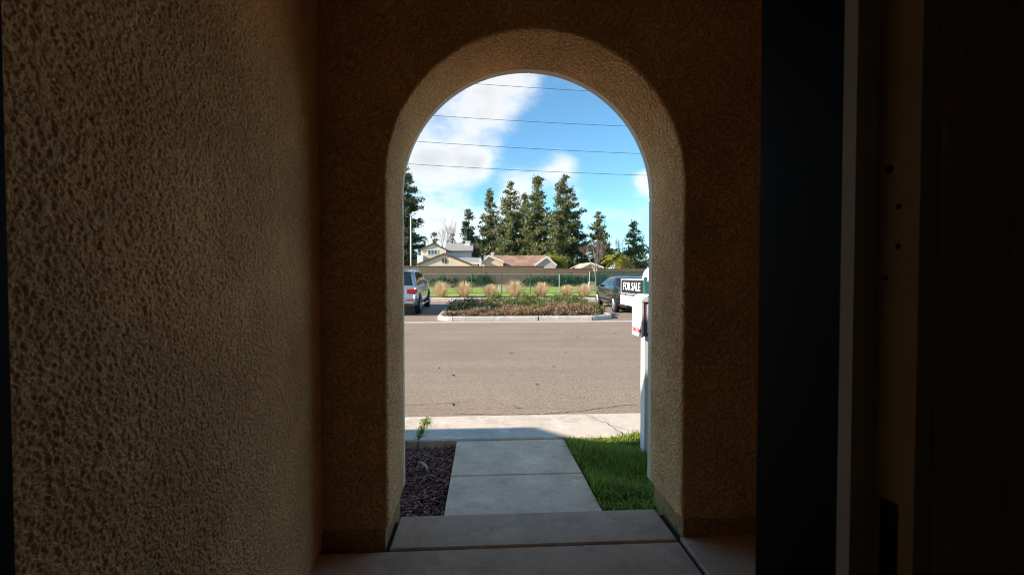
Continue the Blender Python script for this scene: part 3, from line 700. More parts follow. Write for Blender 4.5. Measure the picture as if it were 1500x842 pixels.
    for side in (-1, 1):
        for (b, mname, nm) in spec['side_bits']:
            x0, x1, y0, y1, z0, z1 = b; x0, x1 = sorted((x0*side, x1*side))
            q = MB(); q.box(x0, x1, y0, y1, z0, z1); o = q.build(nm, mname, car)
            bv = o.modifiers.new('bevel', 'BEVEL'); bv.width = min(.03, .4*min(x1-x0, y1-y0, z1-z0)); bv.segments = 2
        for (pts, r_, mname, nm) in spec['side_tubes']:
            MB().tube([(x*side, y, z) for x, y, z in pts], r_, 6).build(nm, mname, car)
    for (b, mname, nm) in spec['mid_bits']:
        q = MB(); q.box(*b); o = q.build(nm, mname, car); bv = o.modifiers.new('bevel', 'BEVEL'); bv.width = .01; bv.segments = 2
    return car
SUVY = 18.25
suv = make_car('suv', (-3.46, SUVY, park_z(SUVY)), dict(L=5.05, hw=.955, roof=1.72, belt=1.08, tumble=.19,
    st=[0,.02,.05,.09,.14,.22,.30,.38,.46,.6,.9,1.3,1.8,2.3,2.6,2.85,3.1,3.3,3.45,3.7,4.1,4.5,4.75,4.9,5.0,5.05],
    top=[(0,.62),(.02,.74),(.05,.9),(.09,1.02),(.14,1.12),(.22,1.32),(.30,1.50),(.38,1.62),(.46,1.68),(.6,1.70),(1.3,1.73),(2.0,1.72),(2.5,1.67),(2.75,1.60),(3.4,1.18),(3.5,1.14),(4.2,1.08),(4.7,.98),(4.95,.82),(5.05,.62)],
    bot=[(0,.42),(.3,.34),(.6,.30),(4.3,.30),(5.05,.38)], wid=[(0,.90),(.05,.945),(.15,.975),(.4,.99),(1,1),(4.0,1),(4.6,.95),(4.9,.85),(5.05,.72)],
    side_windows=[(.50,1.22,.66,1.22,5.15,6.85), (1.30,2.18,1.30,2.16,5.15,6.85), (2.26,3.22,2.24,2.72,5.15,6.8)],
    rear_window=(.155,.385,.86), windscreen=(2.78,3.36,.9), rw=.375, axles=(.95, 3.98),
    side_bits=[((.56,.945,-.014,.24,.86,1.02),'tail_red','tail_light'), ((.80,1.0,3.02,3.20,1.10,1.26),'car_silver','wing_mirror'), ((.45,.80,-.025,.03,.47,.53),'chrome','bumper_trim'),
               ((.55,.85,-.012,.02,.60,.635),'tail_red','reflector'), ((.962,.975,.9,1.1,.93,.96),'car_silver','door_handle'), ((.955,.985,1.45,3.5,.30,.345),'alloy','side_step')],
    side_tubes=[([(.72,.62,1.70),(.715,.75,1.775),(.71,1.6,1.80),(.71,2.4,1.765),(.70,2.55,1.68)], .022, 'alloy', 'roof_rail')],
    mid_bits=[((-.27,.27,-.006,.03,.86,.99),'plate_white','number_plate'), ((-.75,.75,-.03,.05,.36,.46),'plastic_black','bumper_insert'), ((-.55,.55,.30,.44,1.695,1.72),'car_silver','roof_spoiler')]), 'car_silver')
tag(suv, 'silver SUV with red tail light parked nose in beside the planted island', 'SUV')
SEY = 18.35
sed = make_car('sedan', (6.28, SEY, park_z(SEY)), dict(L=4.85, hw=.925, roof=1.44, belt=.95, tumble=.22,
    st=[0,.02,.05,.1,.2,.45,.75,.95,1.2,1.45,1.7,2.0,2.4,2.8,3.05,3.3,3.55,3.75,3.9,4.2,4.5,4.7,4.8,4.85],
    top=[(0,.60),(.02,.78),(.05,.90),(.1,.97),(.2,1.0),(.75,1.05),(.95,1.14),(1.2,1.27),(1.45,1.37),(1.7,1.42),(2.1,1.44),(2.5,1.43),(2.8,1.38),(3.05,1.30),(3.7,.99),(3.8,.96),(4.3,.86),(4.65,.74),(4.8,.62),(4.85,.52)],
    bot=[(0,.36),(.4,.24),(.8,.2),(4.2,.2),(4.85,.26)], wid=[(0,.88),(.05,.93),(.2,.96),(.6,.99),(1.2,1),(3.6,1),(4.3,.95),(4.7,.84),(4.85,.72)],
    side_windows=[(1.12,1.95,1.50,1.93,5.2,6.8), (2.03,3.25,2.01,2.72,5.2,6.8)],
    rear_window=(.82,1.55,.86), windscreen=(2.9,3.66,.9), rw=.335, axles=(1.02, 3.86),
    side_bits=[((.50,.895,-.01,.16,.72,.86),'tail_red','tail_light'), ((.86,1.0,3.02,3.20,.95,1.06),'car_black','wing_mirror'), ((.928,.938,1.35,1.55,.80,.825),'chrome','door_handle'), ((.928,.938,2.25,2.45,.80,.825),'chrome','door_handle')],
    side_tubes=[([(.862,1.2,.972),(.895,2.0,.966),(.893,3.2,.962)], .008, 'chrome', 'window_trim')],
    mid_bits=[((-.27,.27,-.008,.03,.62,.75),'plate_white','number_plate'), ((-.7,.7,-.02,.05,.26,.36),'plastic_black','bumper_insert')]), 'car_black')
tag(sed, 'glossy black sedan parked nose in behind the FOR SALE sign', 'sedan')

# ------------------------------------------------------------------ island shrubs
def shrub(name, x, y, rx, ry, h, seed, mname, nleaf, label, group, ls=.075, tb=(1.3, 2.2)):
    h = h*.86; z = park_z(y) + .115; e = empty(name, (x, y, z)); tag(e, label, 'shrub', group); g = rng(seed)
    nb = 26; bc = np.stack([g.uniform(-1,1,nb), g.uniform(-1,1,nb), g.uniform(0,1,nb)], 1); bc = bc[np.hypot(bc[:,0], bc[:,1]) < 1]; nb = len(bc)
    bc[:, 2] = (1 - .75*(bc[:,0]**2 + bc[:,1]**2))*(.45 + .55*bc[:, 2])
    idx = g.integers(0, nb, nleaf); C = bc[idx]*np.array([rx, ry, h*.8]) + g.normal(size=(nleaf,3))*np.array([rx*.17, ry*.17, h*.15]); C[:, 2] = np.abs(C[:, 2]) + .01
    leaf_obj('foliage', C, ls, ls*.55, g, mname, e, .35, tb)
    m = MB(); r_ = random.Random(seed)
    for b in bc[:: 2]: m.tube([(0, 0, -.03), (b[0]*rx*.5, b[1]*ry*.5, b[2]*h*.45), (b[0]*rx, b[1]*ry, b[2]*h*.85)], [.014, .009, .004], 4)
    m.build('stems', 'bark', e); return e
G1, G2, G3 = 'deep green shrubs on the island', 'green shrubs on the island', 'rust brown ground cover shrubs on the island'
l1s = ['dark green shrub nearest the silver SUV on the island', 'tallest dark green shrub, behind the rust shrubs by the SUV end', 'dark green shrub where the dark shrubs meet the light green ones']
for i, (x, y, rx, ry, h) in enumerate([(-1.0, 18.6, .55, .6, .55), (-.35, 19.2, .6, .6, .68), (.15, 18.2, .5, .5, .46)]): shrub('dark_shrub', x, y, rx, ry, h, 100+i, 'leaf_deep', 1700, l1s[i], G1)
l2 = 'light green shrub growing in the middle of the planted island'
for i, (x, y, rx, ry, h) in enumerate([(.95, 19.2, .75, .7, .70), (1.65, 19.9, .75, .7, .80), (2.4, 18.9, .55, .6, .58), (3.0, 20.1, .75, .7, .78), (3.7, 19.4, .6, .6, .62), (.6, 20.6, .7, .6, .72), (2.3, 21.0, .8, .6, .8), (3.9, 21.2, .7, .6, .75), (4.25, 18.4, .42, .5, .48)]):
    shrub('green_shrub', x, y, rx, ry, h, 120+i, 'leaf_green', 1900, l2, G2)
l3 = 'rust brown low shrub along the front kerb of the island'
for i, (x, y, rx, ry, h) in enumerate([(-.85, 17.35, .55, .4, .26), (-.05, 17.3, .6, .42, .34), (.75, 17.4, .65, .45, .40), (1.5, 17.5, .65, .48, .46), (2.3, 17.4, .6, .45, .40), (3.0, 17.55, .65, .5, .48), (3.7, 17.6, .6, .5, .46), (1.1, 18.2, .6, .45, .5), (2.8, 18.3, .6, .5, .52), (3.45, 18.4, .5, .5, .52)]):
    shrub('rust_shrub', x, y, rx, ry, h, 140+i, 'leaf_rust', 1500, l3, G3, .065)
g = rng(77); n = 1500   # pebble litter in front of the shrubs
cx = g.uniform(IX0+.3, IX1-.3, n); cy = 16.70 + np.abs(g.normal(0, .35, n)) + np.where(cx > 3.9, .35*(cx-3.9), 0)
cz = np.array([park_z(q) for q in cy]) + .118; r_ = g.uniform(.012, .035, n)
oc = np.array([(1,0,0),(0,1,0),(-1,0,0),(0,-1,0),(0,0,.7),(0,0,-.7)], float); of = np.array([(0,1,4),(1,2,4),(2,3,4),(3,0,4),(1,0,5),(2,1,5),(3,2,5),(0,3,5)])
V = (oc[None]*r_[:, None, None]*g.uniform(.6,1.3,(n,6,1)) + np.stack([cx,cy,cz],1)[:, None]).reshape(-1,3); F = (np.arange(n)[:,None,None]*6 + of[None]).reshape(-1,3)
tag(link('pebble_litter', mesh_np('pebble_litter', V, F, np.repeat(g.uniform(0,1,n), 8)), 'pebbles'), 'pale pebbles scattered along the front of the island', 'pebbles', kind='stuff')

# fountain grasses along the footpath
def fountain(px, y, h, seed, dark, label):
    x = (px - 708)/700*y; e = empty('fountain_grass', (x, y, .11)); tag(e, label, 'grass clump', 'fountain grasses along the footpath'); g = rng(seed)
    n = 900; az = g.uniform(0, 2*np.pi, n); sp_ = np.abs(g.normal(0, .62, n)); ln = h*g.uniform(.38, 1.18, n); sp_ = sp_*(1.5 - .45*ln/h); d = np.stack([np.cos(az), np.sin(az), np.zeros(n)], 1)
    B = d*g.uniform(0, .20, n)[:, None]; up = np.array([0,0,1.0]); s = np.stack([-np.sin(az), np.cos(az), np.zeros(n)], 1)*.006; V = []
    pts = [B + d*(ln*sp_*q**1.8)[:, None]*1.15 + up*(ln*np.sin(q*1.35)*(1 - .22*sp_))[:, None] for q in (0, .35, .7, 1.0)]
    for p, w in zip(pts, (1, 1, 1.25, .35)): V += [p - s*w, p + s*w]
    V = np.stack(V, 1).reshape(-1, 3); i = np.arange(n)[:, None]*8; F = np.concatenate([i + np.array(q) for q in ((0,1,3,2),(2,3,5,4),(4,5,7,6))], 1).reshape(-1, 4)
    link('blades', mesh_np('blades', V, F, np.repeat(g.beta(2, 1.5, n), 3)), 'straw', e)
    C = g.normal(size=(260,3))*np.array([.13,.13,.10]); C[:,2] = np.abs(C[:,2]) + .02; leaf_obj('base_tuft', C, .12, .02, g, 'leaf_rust' if dark else 'weed', e, 1.2)
for i, (px, y, h, dk) in enumerate([(646, 27.0, .86, 0), (680, 26.95, .84, 0), (718, 27.1, .70, 1), (754, 27.0, .92, 1), (793, 27.1, .80, 1), (831, 27.2, .66, 1), (857, 27.0, .72, 0)]):
    fountain(px, y, h, 200+i, dk, 'straw coloured fountain grass clump in the bark strip by the footpath')

# ------------------------------------------------------------------ chain link fences
def chain_fence(label, A, B, h, nspan, seed, rail, post_m, wires, screen=False):
    A, B = Vector(A), Vector(B); e = empty('chain_link_fence', A); tag(e, label, 'fence'); D_ = B - A; Ld = D_.length; u = D_.normalized()
    sp_ = Ld/nspan
    for k in range(nspan + 1):
        p = D_*(k/nspan); MB().tube([p + Vector((0,0,-.1)), p + Vector((0,0,h+.04))], .030, 6).build('post', post_m if k % 5 or screen else 'fence_steel', e)
    MB().tube([Vector((0,0,h)), D_ + Vector((0,0,h))], .022, 6).build('top_rail', rail, e)
    MB().tube([Vector((0,0,.05)), D_ + Vector((0,0,.05))], .006, 4).build('tension_wire', post_m, e)
    pitch = .062
    for k in range(nspan):
        m = MB(); a = D_*(k/nspan)
        n = int((sp_ + h)/pitch)
        for i in range(n):
            s0 = i*pitch - h
            for fl in (0, 1):
                p0, p1 = max(0, s0), min(sp_, s0 + h)
                if p1 - p0 < .01: continue
                z0, z1 = (p0 - s0), (p1 - s0)
                if fl: p0, p1 = sp_ - p0, sp_ - p1
                m.tube([a + u*p0 + Vector((0, .004*fl, .04 + z0*.97)), a + u*p1 + Vector((0, .004*fl, .04 + z1*.97))], wires, 3, False)
        m.build('wire_mesh', 'fence_green', e)
    return e
FZ = lawn_z(0, 31) - .01
chain_fence('green chain link fence with thin posts along the lawn', (-14, 31, FZ), (6.85, 31, FZ), 1.26, 11, 1, 'fence_steel', 'fence_green', .0024)
chain_fence('taller teal mesh fence behind the black sedan', (7.05, 31.4, FZ+.1), (18, 32.4, FZ+.1), 1.32, 5, 2, 'fence_green', 'fence_green', .0085)
# utility boxes on the lawn
def ubox(label, x, y, w, d, h, lid):
    e = empty('utility_box', (x, y, lawn_z(x, y))); tag(e, label, 'utility box')
    MB().bbox(-w/2, w/2, -d/2, d/2, -.03, h, .02).build('cabinet', 'box_beige', e); MB().bbox(-w/2-.02, w/2+.02, -d/2-.02, d/2+.02, h+.001, h+.05, .015).build('lid', 'box_beige', e)
    if lid: MB().box(-.006, .006, -d/2-.004, -d/2+.01, .03, h-.02).build('door_seam', 'hole', e)
ubox('low beige utility box on the lawn behind the fence', 1.32, 34.0, .48, .4, .42, 1)
ubox('tan box bench beside the beige utility box on the lawn', 2.0, 36.0, .75, .4, .34, 0)
ubox('narrow beige utility pedestal on the lawn near the teal fence', 7.78, 34.0, .38, .34, .62, 0)

# ------------------------------------------------------------------ block wall
bw = empty('block_wall', (0, 45, .2)); tag(bw, 'long brown masonry block wall along the far side of the lawn', 'wall')
def wallpiece(x0, x1, h):
    MB().box(x0, x1, -.1, .1, -.4, h - .06).build('wall_panel', 'block_wall', bw); MB().bbox(x0-.01, x1+.01, -.13, .13, h - .058, h, .015).build('cap', 'block_wall', bw)
x = -46.0
for k in range(9): wallpiece(x + 5.75*k, x + 5.75*k + 5.74, 2.04 + (0 if k % 2 else .005))
x = 5.76
for k in range(9): wallpiece(x + 5.75*k, x + 5.75*k + 5.74, 1.83 - .012*k)
t, b = nodes(MATS['block_wall']); N, L = t.nodes, t.links
bk = N.new('ShaderNodeTexBrick'); bk.inputs['Scale'].default_value = 1.0; bk.inputs['Brick Width'].default_value = .41; bk.inputs['Row Height'].default_value = .203; bk.inputs['Mortar Size'].default_value = .012
bk.inputs['Color1'].default_value = (.17,.112,.075,1); bk.inputs['Color2'].default_value = (.22,.152,.105,1); bk.inputs['Mortar'].default_value = (.13,.098,.075,1)
tcn = N.new('ShaderNodeTexCoord'); sx = N.new('ShaderNodeSeparateXYZ'); cb = N.new('ShaderNodeCombineXYZ'); L.new(tcn.outputs['Object'], sx.inputs[0]); L.new(sx.outputs[0], cb.inputs[0]); L.new(sx.outputs[2], cb.inputs[1]); L.new(cb.outputs[0], bk.inputs[0])
mm = N.new('ShaderNodeMix'); mm.data_type = 'RGBA'; mm.inputs[0].default_value = .5; L.new(b.inputs['Base Color'].links[0].from_socket, mm.inputs[6]); L.new(bk.outputs[0], mm.inputs[7]); L.new(mm.outputs[2], b.inputs['Base Color'])
# hedge shrubs in front of it
def hedge(x, y, rx, ry, h, seed, nl=1500):
    z = lawn_z(x, y); e = empty('hedge_shrub', (x, y, z)); tag(e, 'dark green shrub against the brown block wall behind the fence', 'shrub', 'shrubs along the block wall'); g = rng(seed)
    nb = 22; bc = np.stack([g.uniform(-1,1,nb), g.uniform(-1,1,nb), g.uniform(.1,1,nb)], 1)
    C = bc[g.integers(0,nb,nl)]*np.array([rx,ry,h*.85]) + g.normal(size=(nl,3))*np.array([.22,.2,.16]); C[:,2] = np.abs(C[:,2])
    leaf_obj('foliage', C, .17, .10, g, 'leaf_hedge', e, .3)
    m = MB()
    for b in bc[::3]: m.tube([(b[0]*rx*.3,0,-.05),(b[0]*rx*.8,b[1]*ry*.6,b[2]*h*.7)], [.03,.01], 4)
    m.build('stems', 'bark', e)
r_ = random.Random(3)
for i, px in enumerate([560, 596, 644, 658, 698, 711, 768, 806, 820, 834, 858, 884, 905, 930, 958]):
    y = 43.6 + r_.uniform(-.5, .4); hedge((px-708)/700*y, y, r_.uniform(.4, .75), .45, r_.uniform(.6, 1.15)*(.5 if 735 < px < 770 else 1), 300+i)
hedge((783-708)/700*43, 43, .5, .4, .8, 330)

# ------------------------------------------------------------------ houses beyond the wall
def px_x(px, y): return (px - 708)/700*y
def px_z(py, y): return CAM_Z + (404 - py)*y/700
def gable(e, x0, x1, y0, y1, zb, ze, zp, xp, wallm, roofm, fas, over=.35, th=.16):
    """wing with its gable towards the road: walls, two roof slopes, barge boards"""
    MB().prism([(x0, zb), (x1, zb), (x1, ze), (xp, zp - .02), (x0, ze)], 'y', y0, y1).build('wall', wallm, e)
    for (xe, s) in ((x0, -1), (x1, 1)):
        sl_ = (zp - ze)/(xp - xe); xo = xe + s*over; zo = ze + sl_*(xo - xe)
        m = MB(); m.prism([(xo, zo + .02), (xp, zp + .02), (xp, zp + th), (xo, zo + th)], 'y', y0 - over, y1); fixn(m.build('roof', roofm, e))
        m = MB(); m.prism([(xo, zo - .05), (xp, zp - .05), (xp, zp + th + .03), (xo, zo + th + .03)], 'y', y0 - over - .06, y0 - over - .004); fixn(m.build('barge_board', fas, e))
def xridge(e, x0, x1, y0, y1, zb, ze, zp, wallm, roofm, fas, over=.4, th=.14):
    ym = (y0 + y1)/2
    MB().prism([(y0, zb), (y1, zb), (y1, ze), (ym, zp - .03), (y0, ze)], 'x', x0, x1).build('wall', wallm, e)
    for (ye, s) in ((y0, -1), (y1, 1)):
        sl_ = (zp - ze)/(ym - ye); yo = ye + s*over; zo = ze + sl_*(yo - ye)
        m = MB(); m.prism([(yo, zo + .02), (ym, zp + .02), (ym, zp + th), (yo, zo + th)], 'x', x0 - .3, x1 + .3); fixn(m.build('roof', roofm, e))
        if s < 0: MB().box(x0 - .3, x1 + .3, yo - .05, yo - .004, zo - .08, zo + th).build('fascia', fas, e)
def window(e, x, y, z, w, h, n=2):
    f = MB(); f.box(x-w/2-.08, x+w/2+.08, y-.09, y-.004, z-h/2-.08, z-h/2); f.box(x-w/2-.08, x+w/2+.08, y-.09, y-.004, z+h/2, z+h/2+.08)
    for k in range(n+1): xx = x - w/2 + w*k/n; f.box(xx-.035, xx+.035, y-.085, y-.004, z-h/2, z+h/2)
    wo = f.build('window', 'fascia_white', e)
    for k in range(n): MB().box(x-w/2+w*k/n+.036, x-w/2+w*(k+1)/n-.036, y-.04, y-.006, z-h/2, z+h/2).build('pane', 'window_glass', wo)
def chimney(e, x, y, z0, z1, w=.9):
    c_ = MB().box(x-w/2, x+w/2, y-.3, y+.3, z0, z1).build('chimney', 'white_stucco', e); MB().box(x-w/2-.08, x+w/2+.08, y-.38, y+.38, z1+.002, z1+.14).build('cap', 'white_stucco', c_)
ha = empty('two_storey_house', (0, 0, 0)); tag(ha, 'cream two storey house with grey roof, front gable with plum vent, white chimneys', 'house')
Y = 66
gable(ha, px_x(613, Y), px_x(690, Y), Y, Y+8, .2, px_z(387.5, Y), px_z(372.2, Y), px_x(651.5, Y), 'wall_cream', 'shingle_grey', 'fascia_dark', .14)
m = MB(); m.lathe([(-.05,.001),(-.05,.36),(0,.36)], 'x', 18); q = m.build('gable_vent', 'vent_plum', ha); q.rotation_euler = (0, 0, math.pi/2); q.location = (px_x(651.5, Y), Y-.02, px_z(381.5, Y))
MB().box(-.02, .02, -.07, -.053, -.36, .36).build('vent_bar', 'fascia_white', ha).location = (px_x(651.5, Y), Y-.02, px_z(381.5, Y))
Y = 71
gable(ha, px_x(617.5, Y), px_x(654, Y), Y, Y+8, .2, px_z(366, Y), px_z(357.5, Y), px_x(636, Y), 'wall_cream', 'shingle_grey', 'fascia_dark', .14)
window(ha, px_x(634.5, Y), Y, px_z(369.3, Y), 1.35, .62, 3)
MB().box(px_x(614, Y), px_x(622, Y), Y-1.2, Y-.01, .2, px_z(374, Y)).build('balcony_wall', 'white_stucco', ha)
xridge(ha, px_x(654, Y)+.02, px_x(690, Y), Y+.6, Y+7, .2, px_z(366.5, Y), px_z(357.5, Y+3.5), 'wall_grey', 'shingle_grey', 'fascia_dark', .5)
chimney(ha, px_x(621, Y), Y+5, 4.5, px_z(353.5, Y+5), .35); chimney(ha, px_x(684.5, Y), Y+3, 4.6, px_z(354.5, Y+3), .72)
xridge(ha, px_x(676, 68), px_x(700, 68), 67.2, 70.8, .2, px_z(384, 67), px_z(378.5, 69), 'wall_grey', 'shingle_grey', 'fascia_white', .4)
hb = empty('single_storey_house', (0, 0, 0)); tag(hb, 'low house with mottled brown roof and peach gable beyond the wall', 'house')
Y = 60
xridge(hb, px_x(712, Y), px_x(812, Y), Y+1.5, Y+10, .2, px_z(389, Y), px_z(375.2, Y+6), 'wall_taupe', 'shingle_brown', 'fascia_dark', .3)
gable(hb, px_x(706, Y), px_x(737, Y), Y, Y+5, .2, px_z(383.8, Y), px_z(375, Y), px_x(716, Y), 'wall_peach', 'shingle_brown', 'fascia_white', .14)
gable(hb, px_x(786, Y), px_x(815, Y), Y+.3, Y+6, .2, px_z(387.5, Y), px_z(376.6, Y), px_x(801, Y), 'wall_taupe', 'shingle_brown', 'fascia_white', .14)
MB().box(px_x(702, Y), px_x(705.3, Y), Y-.6, Y-.25, .2, px_z(378, Y)).build('porch_column', 'white_stucco', hb)
chimney(hb, px_x(723, Y), Y+7, 3.0, px_z(371.5, Y+7), .35)
hc = empty('small_house', (0, 0, 0)); tag(hc, 'small peach house roof showing between the tall trees and the bare street tree', 'house')
Y = 62; gable(hc, px_x(854, Y), px_x(882, Y), Y, Y+7, .2, px_z(391, Y), px_z(385.5, Y), px_x(866, Y), 'wall_peach', 'wall_peach', 'fascia_white', .3)

# ------------------------------------------------------------------ trees
def conifer(name, px, top, y, rad, seed, mname, label, group=None, lean=0.0, dens=1.0, skirt=.10, gap=.62, leaf=.42, shape=.8):
    x = px_x(px, y); H = px_z(top, y) - .2; g = rng(seed); e = empty(name, (x, y, .2)); tag(e, label, 'tree', group)
    m = MB(); pts = [(lean*H*(k/8)**1.5 + .06*math.sin(k*1.7+seed), .05*math.cos(k*2.1), H*k/8*.985) for k in range(9)]; pts[0] = (0, 0, -.2)
    m.tube(pts, [max(.025, .020*H*(1 - k/8.3)) for k in range(9)], 8); C = []; Dr = []
    z = H*skirt
    while z < H*.985:
        t = z/H; prof_ = (1 - t)**shape*(1 - math.exp(-(t + .10)*7))*1.08 + .02
        for k in range(int(g.integers(4, 7))):
            az = g.uniform(0, 2*np.pi); Lb = rad*prof_*g.uniform(.45, 1.22); d = np.array([math.cos(az), math.sin(az), 0]); rise = g.uniform(-.12, .38)*(1 + .8*t); z0 = z + g.uniform(-.3, .3)
            b0 = np.array([lean*H*t**1.5, 0, z0])
            b1 = b0 + d*Lb*.55 + np.array([0,0,Lb*rise*.35]); b2 = b0 + d*Lb + np.array([0,0,Lb*rise])
            if Lb > .5: m.tube([b0, b1, b2], [.03 + .012*Lb, .02 + .006*Lb, .01], 4, False)
            nc = max(1, int(Lb/.62*dens))
            for c_ in range(nc):
                s_ = .25 + .78*(c_ + g.uniform(0, 1))/nc; ctr = b0 + d*Lb*s_ + np.array([g.normal(0,.18), g.normal(0,.18), Lb*rise*s_ + g.normal(0,.14)])
                rr = g.uniform(.28, .66)*(.65 + .45*(1-t)); nl = int(32*dens*(rr/.45)**1.6); q = g.normal(size=(nl,3))*np.array([1,1,.72])*rr*.55
                C.append(ctr + q); Dr.append(q/(np.linalg.norm(q, axis=1)[:, None]+1e-6) + np.array([0,0,.5]))
        z += gap*g.uniform(.75, 1.25)
    C = np.concatenate(C); Dr = np.concatenate(Dr)
    m.build('trunk', 'bark', e); leaf_obj('crown', C, leaf, leaf*.42, g, mname, e, 0, (1.1, 1.9), Dr)
    return e
GT = 'tall pines beyond the block wall'
conifer('pine_tree', 589, 238, 82, 5.0, 1, 'needle_dark', 'large dark pine behind the street light, next to the cream house', None, 0, 1.25, .04, .5, shape=.62)
conifer('pine_tree', 686, 306, 88, 3.1, 2, 'needle_pine', 'short slim pine next to the cream house chimney', GT, 0, 1.15, .12, .5)
conifer('pine_tree', 717, 277, 84, 3.6, 3, 'needle_pine', 'tall pine above the gap between the cream house and the peach gable', GT, .004, 1.15, .08, .5)
conifer('pine_tree', 748, 267, 80, 4.0, 4, 'needle_pine', 'tall dense pine above the middle of the mottled brown roof', GT, -.004, 1.25, .06, .46)
conifer('pine_tree', 768, 281, 83, 3.5, 5, 'needle_pine', 'pine squeezed between two taller pines behind the brown roof', GT, .0, 1.2, .08, .48)
conifer('pine_tree', 787, 253, 77, 4.2, 6, 'needle_pine', 'tallest pine, above the right end of the mottled brown roof', GT, .004, 1.3, .06, .46)
conifer('pine_tree', 826, 256, 74, 4.3, 7, 'needle_pine', 'tall broad pine above the bright lime green bushy tree', GT, -.004, 1.3, .05, .46, shape=.72)
conifer('pine_tree', 843, 314, 76, 3.3, 8, 'needle_dark', 'shorter dark pine against the side of the tall broad pine', GT, 0, 1.25, .05, .5, shape=.65)
conifer('pine_tree', 735, 322, 82, 3.2, 12, 'needle_dark', 'shorter dark pine low between the tall pines behind the brown roof', GT, 0, 1.15, .06, .5)
conifer('pine_tree', 879, 306, 84, 3.5, 9, 'needle_pine', 'slim pine rising behind the bare street tree', GT, 0, 1.15, .08, .5)
conifer('pine_tree', 931, 321, 78, 3.3, 10, 'needle_pine', 'conical pine right of the yellow green palm', GT, 0, 1.2, .05, .46, shape=.9)
conifer('pine_tree', 552, 265, 84, 4.2, 11, 'needle_dark', 'dark pine partly hidden by the arch, left of the street light', GT, 0, 1.15, .05, .5)
for i, (px, tp, lb) in enumerate(((623, 347, 'small olive conifer over the left chimney of the cream house'), (637, 339, 'small olive conifer over the upper gable peak of the cream house'), (664, 343, 'small olive conifer over the grey roof of the cream house'))):
    conifer('distant_conifer', px, tp, 108, 2.6, 40+i, 'needle_olive', lb, 'conifers over the house roof', 0, .9, .3, .7)
for i, (px, tp, lb) in enumerate(((857, 374, 'far small conifer between the broad pine and the slim pine'), (948, 372, 'far small conifer beside the conical pine, close to the arch'), (700, 372, 'far small conifer between the cream house and the peach gable'), (672, 366, 'far small conifer behind the cream house chimney'))):
    conifer('distant_conifer', px, tp, 115, 2.4, 50+i, 'needle_dark', lb, 'far small conifers', 0, .8, .2, .8)

def bare_tree(px, y, H, spread, seed, mname, label, trunk_m, levels=6, r0=.10):
    e = empty('bare_tree', (px_x(px, y), y, .2)); tag(e, label, 'tree'); g = random.Random(seed); tr, cr = MB(), MB()
    def grow(p, d, ln, r, lv):
        q = p + d*ln; (tr if lv >= levels-1 else cr).tube([p, p.lerp(q, .5) + Vector((g.uniform(-.04,.04), g.uniform(-.04,.04), 0))*ln, q], [r, r*.85, r*.68], 5 if lv > 3 else 3, False)
        if lv == 0: return
        for k in range(g.choice((2, 3, 3))):
            nd = (d + Vector((g.uniform(-1,1), g.uniform(-1,1), g.uniform(-.15,.75)))*spread).normalized(); grow(q - d*ln*g.uniform(0,.3), nd, ln*g.uniform(.66,.88), r*.62, lv-1)
    grow(Vector((0,0,-.1)), Vector((g.uniform(-.04,.04), 0, 1)).normalized(), H*.27, r0, levels)
    tr.build('trunk', trunk_m, e); cr.build('twigs', mname, e); return e
bare_tree(650, 96, 13.5, .42, 3, 'twig_pale', 'pale leafless tree behind the two storey house roof', 'twig_pale', 6, .16)
bare_tree(671, 100, 11.5, .45, 13, 'twig_pale', 'leafless tree behind the white chimney of the cream house', 'twig_pale', 6, .14)
bare_tree(874, 41.5, 4.8, .55, 5, 'twig_pink', 'small bare street tree with pale trunk in front of the block wall', 'pale_bark', 6, .065)
bare_tree(903, 92, 11, .48, 7, 'twig_pink', 'pinkish leafless tree between the slim pine and the conical pine', 'twig_pink', 6, .15)
def broad(name, px, y, H, rx, seed, mname, label, n=5200, droop=.0, leaf=.3, zc=.62):
    e = empty(name, (px_x(px, y), y, .2)); tag(e, label, 'tree'); g = rng(seed); nb = 40
    d = g.normal(size=(nb,3)); d /= np.linalg.norm(d, axis=1)[:,None]; bc = d*g.uniform(.35,1,nb)[:,None]*np.array([rx, rx, H*.36]) + np.array([0,0,H*zc])
    idx = g.integers(0, nb, n); s_ = g.normal(size=(n,3))*np.array([.30,.30,.26])*rx*.62; C = bc[idx] + s_; C[:,2] -= droop*np.hypot(C[:,0], C[:,1])**1.4; C[:, 2] = np.maximum(C[:, 2], .1)
    leaf_obj('crown', C, leaf, leaf*.4, g, mname, e, 0, (1.3,1.7), s_ + np.array([0,0,-.6 if droop else .3]))
    m = MB(); m.tube([(0,0,-.2),(.05,0,H*.3),(0,0,H*.6)], [.16,.12,.07], 7)
    for b in bc[::3]: m.tube([(0,0,H*.3),(b[0]*.5,b[1]*.5,(b[2]+H*.3)/2),tuple(b)], [.06,.04,.015], 4, False)
    m.build('trunk', 'bark', e); return e
broad('lime_tree', 815, 66, 4.2, 1.5, 61, 'leaf_lime', 'bright lime green bushy tree by the right gable of the low house', 4200, 0, .26)
broad('olive_bush', 921, 62, 3.6, 1.35, 62, 'needle_olive', 'olive green drooping tree right of the yellow green palm', 3600, .25, .3)
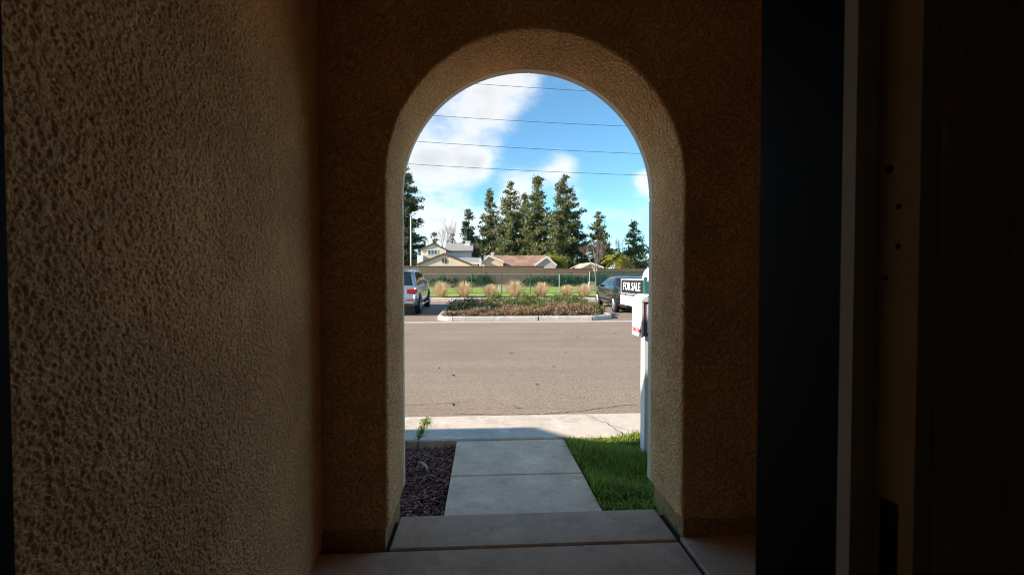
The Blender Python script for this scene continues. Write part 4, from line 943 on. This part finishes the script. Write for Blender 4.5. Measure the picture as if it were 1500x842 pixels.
# palm
pl = empty('palm_tree', (px_x(905, 55), 55, .2)); tag(pl, 'yellow green palm with arching fronds above the block wall', 'palm')
MB().tube([(0,0,-.2),(.03,0,1.6),(0,0,3.15)], [.17,.14,.13], 8).build('trunk', 'bark', pl)
g = rng(66)
for k in range(30):
    az = k*2.399; el = g.uniform(-.15, 1.25); Lf = g.uniform(1.4, 2.1); n = 34; s_ = np.linspace(.1, 1, n); d = np.array([math.cos(az), math.sin(az)])
    rr = Lf*(s_*math.cos(el)*1.0); zz = 3.15 + Lf*(s_*math.sin(el) - .55*s_**2.2); C = np.stack([d[0]*rr, d[1]*rr, zz], 1)
    C2 = np.repeat(C, 4, 0); side = np.tile(np.array([-1,1,-1,1]), n); dd = np.stack([-d[1]*side, d[0]*side, np.full(4*n, -.55)], 1); C2 = C2 + dd*.13
    leaf_obj('frond', C2, .38, .055, g, 'leaf_gold' if k % 3 == 0 else 'leaf_lime', pl, 0, (1.5,1.5), dd*1.6)

# ------------------------------------------------------------------ street light and power lines
Y = 49; sx_ = px_x(603.5, Y); lp = empty('street_light', (sx_, Y, .2)); tag(lp, 'tall grey street light pole with short curved arm', 'street light'); Ht = px_z(319, Y) - .2
MB().tube([(0,0,-.1),(0,0,Ht*.5),(0,0,Ht)], [.105,.09,.065], 8).build('pole', 'pole_steel', lp, smooth=True)
MB().tube([(0,0,Ht),(.10,-.1,Ht+.22),(.32,-.35,Ht+.30),(.5,-.55,Ht+.28)], [.06,.045,.04,.04], 6).build('arm', 'pole_steel', lp, smooth=True)
MB().prism([(-.55,Ht+.22),(-.55,Ht+.31),(-.75,Ht+.33),(-1.1,Ht+.27),(-1.1,Ht+.22)], 'x', .40, .62).build('lamp_head', 'pole_steel', lp)
Yw = 38.0
for i, (ya, yb) in enumerate(((121, 135), (171, 183.5), (209.5, 223), (242.5, 254.5))):
    x0, x1 = -70, 70; pts = []
    xa, xb = px_x(600, Yw), px_x(950, Yw); za, zb_ = px_z(ya, Yw), px_z(yb, Yw); sl_ = (zb_ - za)/(xb - xa)
    for k in range(41): xx = x0 + (x1-x0)*k/40; pts.append((xx, Yw + .0*xx, za + sl_*(xx - xa) + .0009*(xx-xa)*(xx-xb)))
    m = MB(); m.tube(pts, .017, 5)
    tag(m.build('power_line', 'wire'), ['topmost overhead power line', 'second overhead power line from the top', 'third overhead power line from the top', 'lowest overhead power line, just above the pine tops'][i] + ' crossing the sky', 'power line', 'overhead power lines')
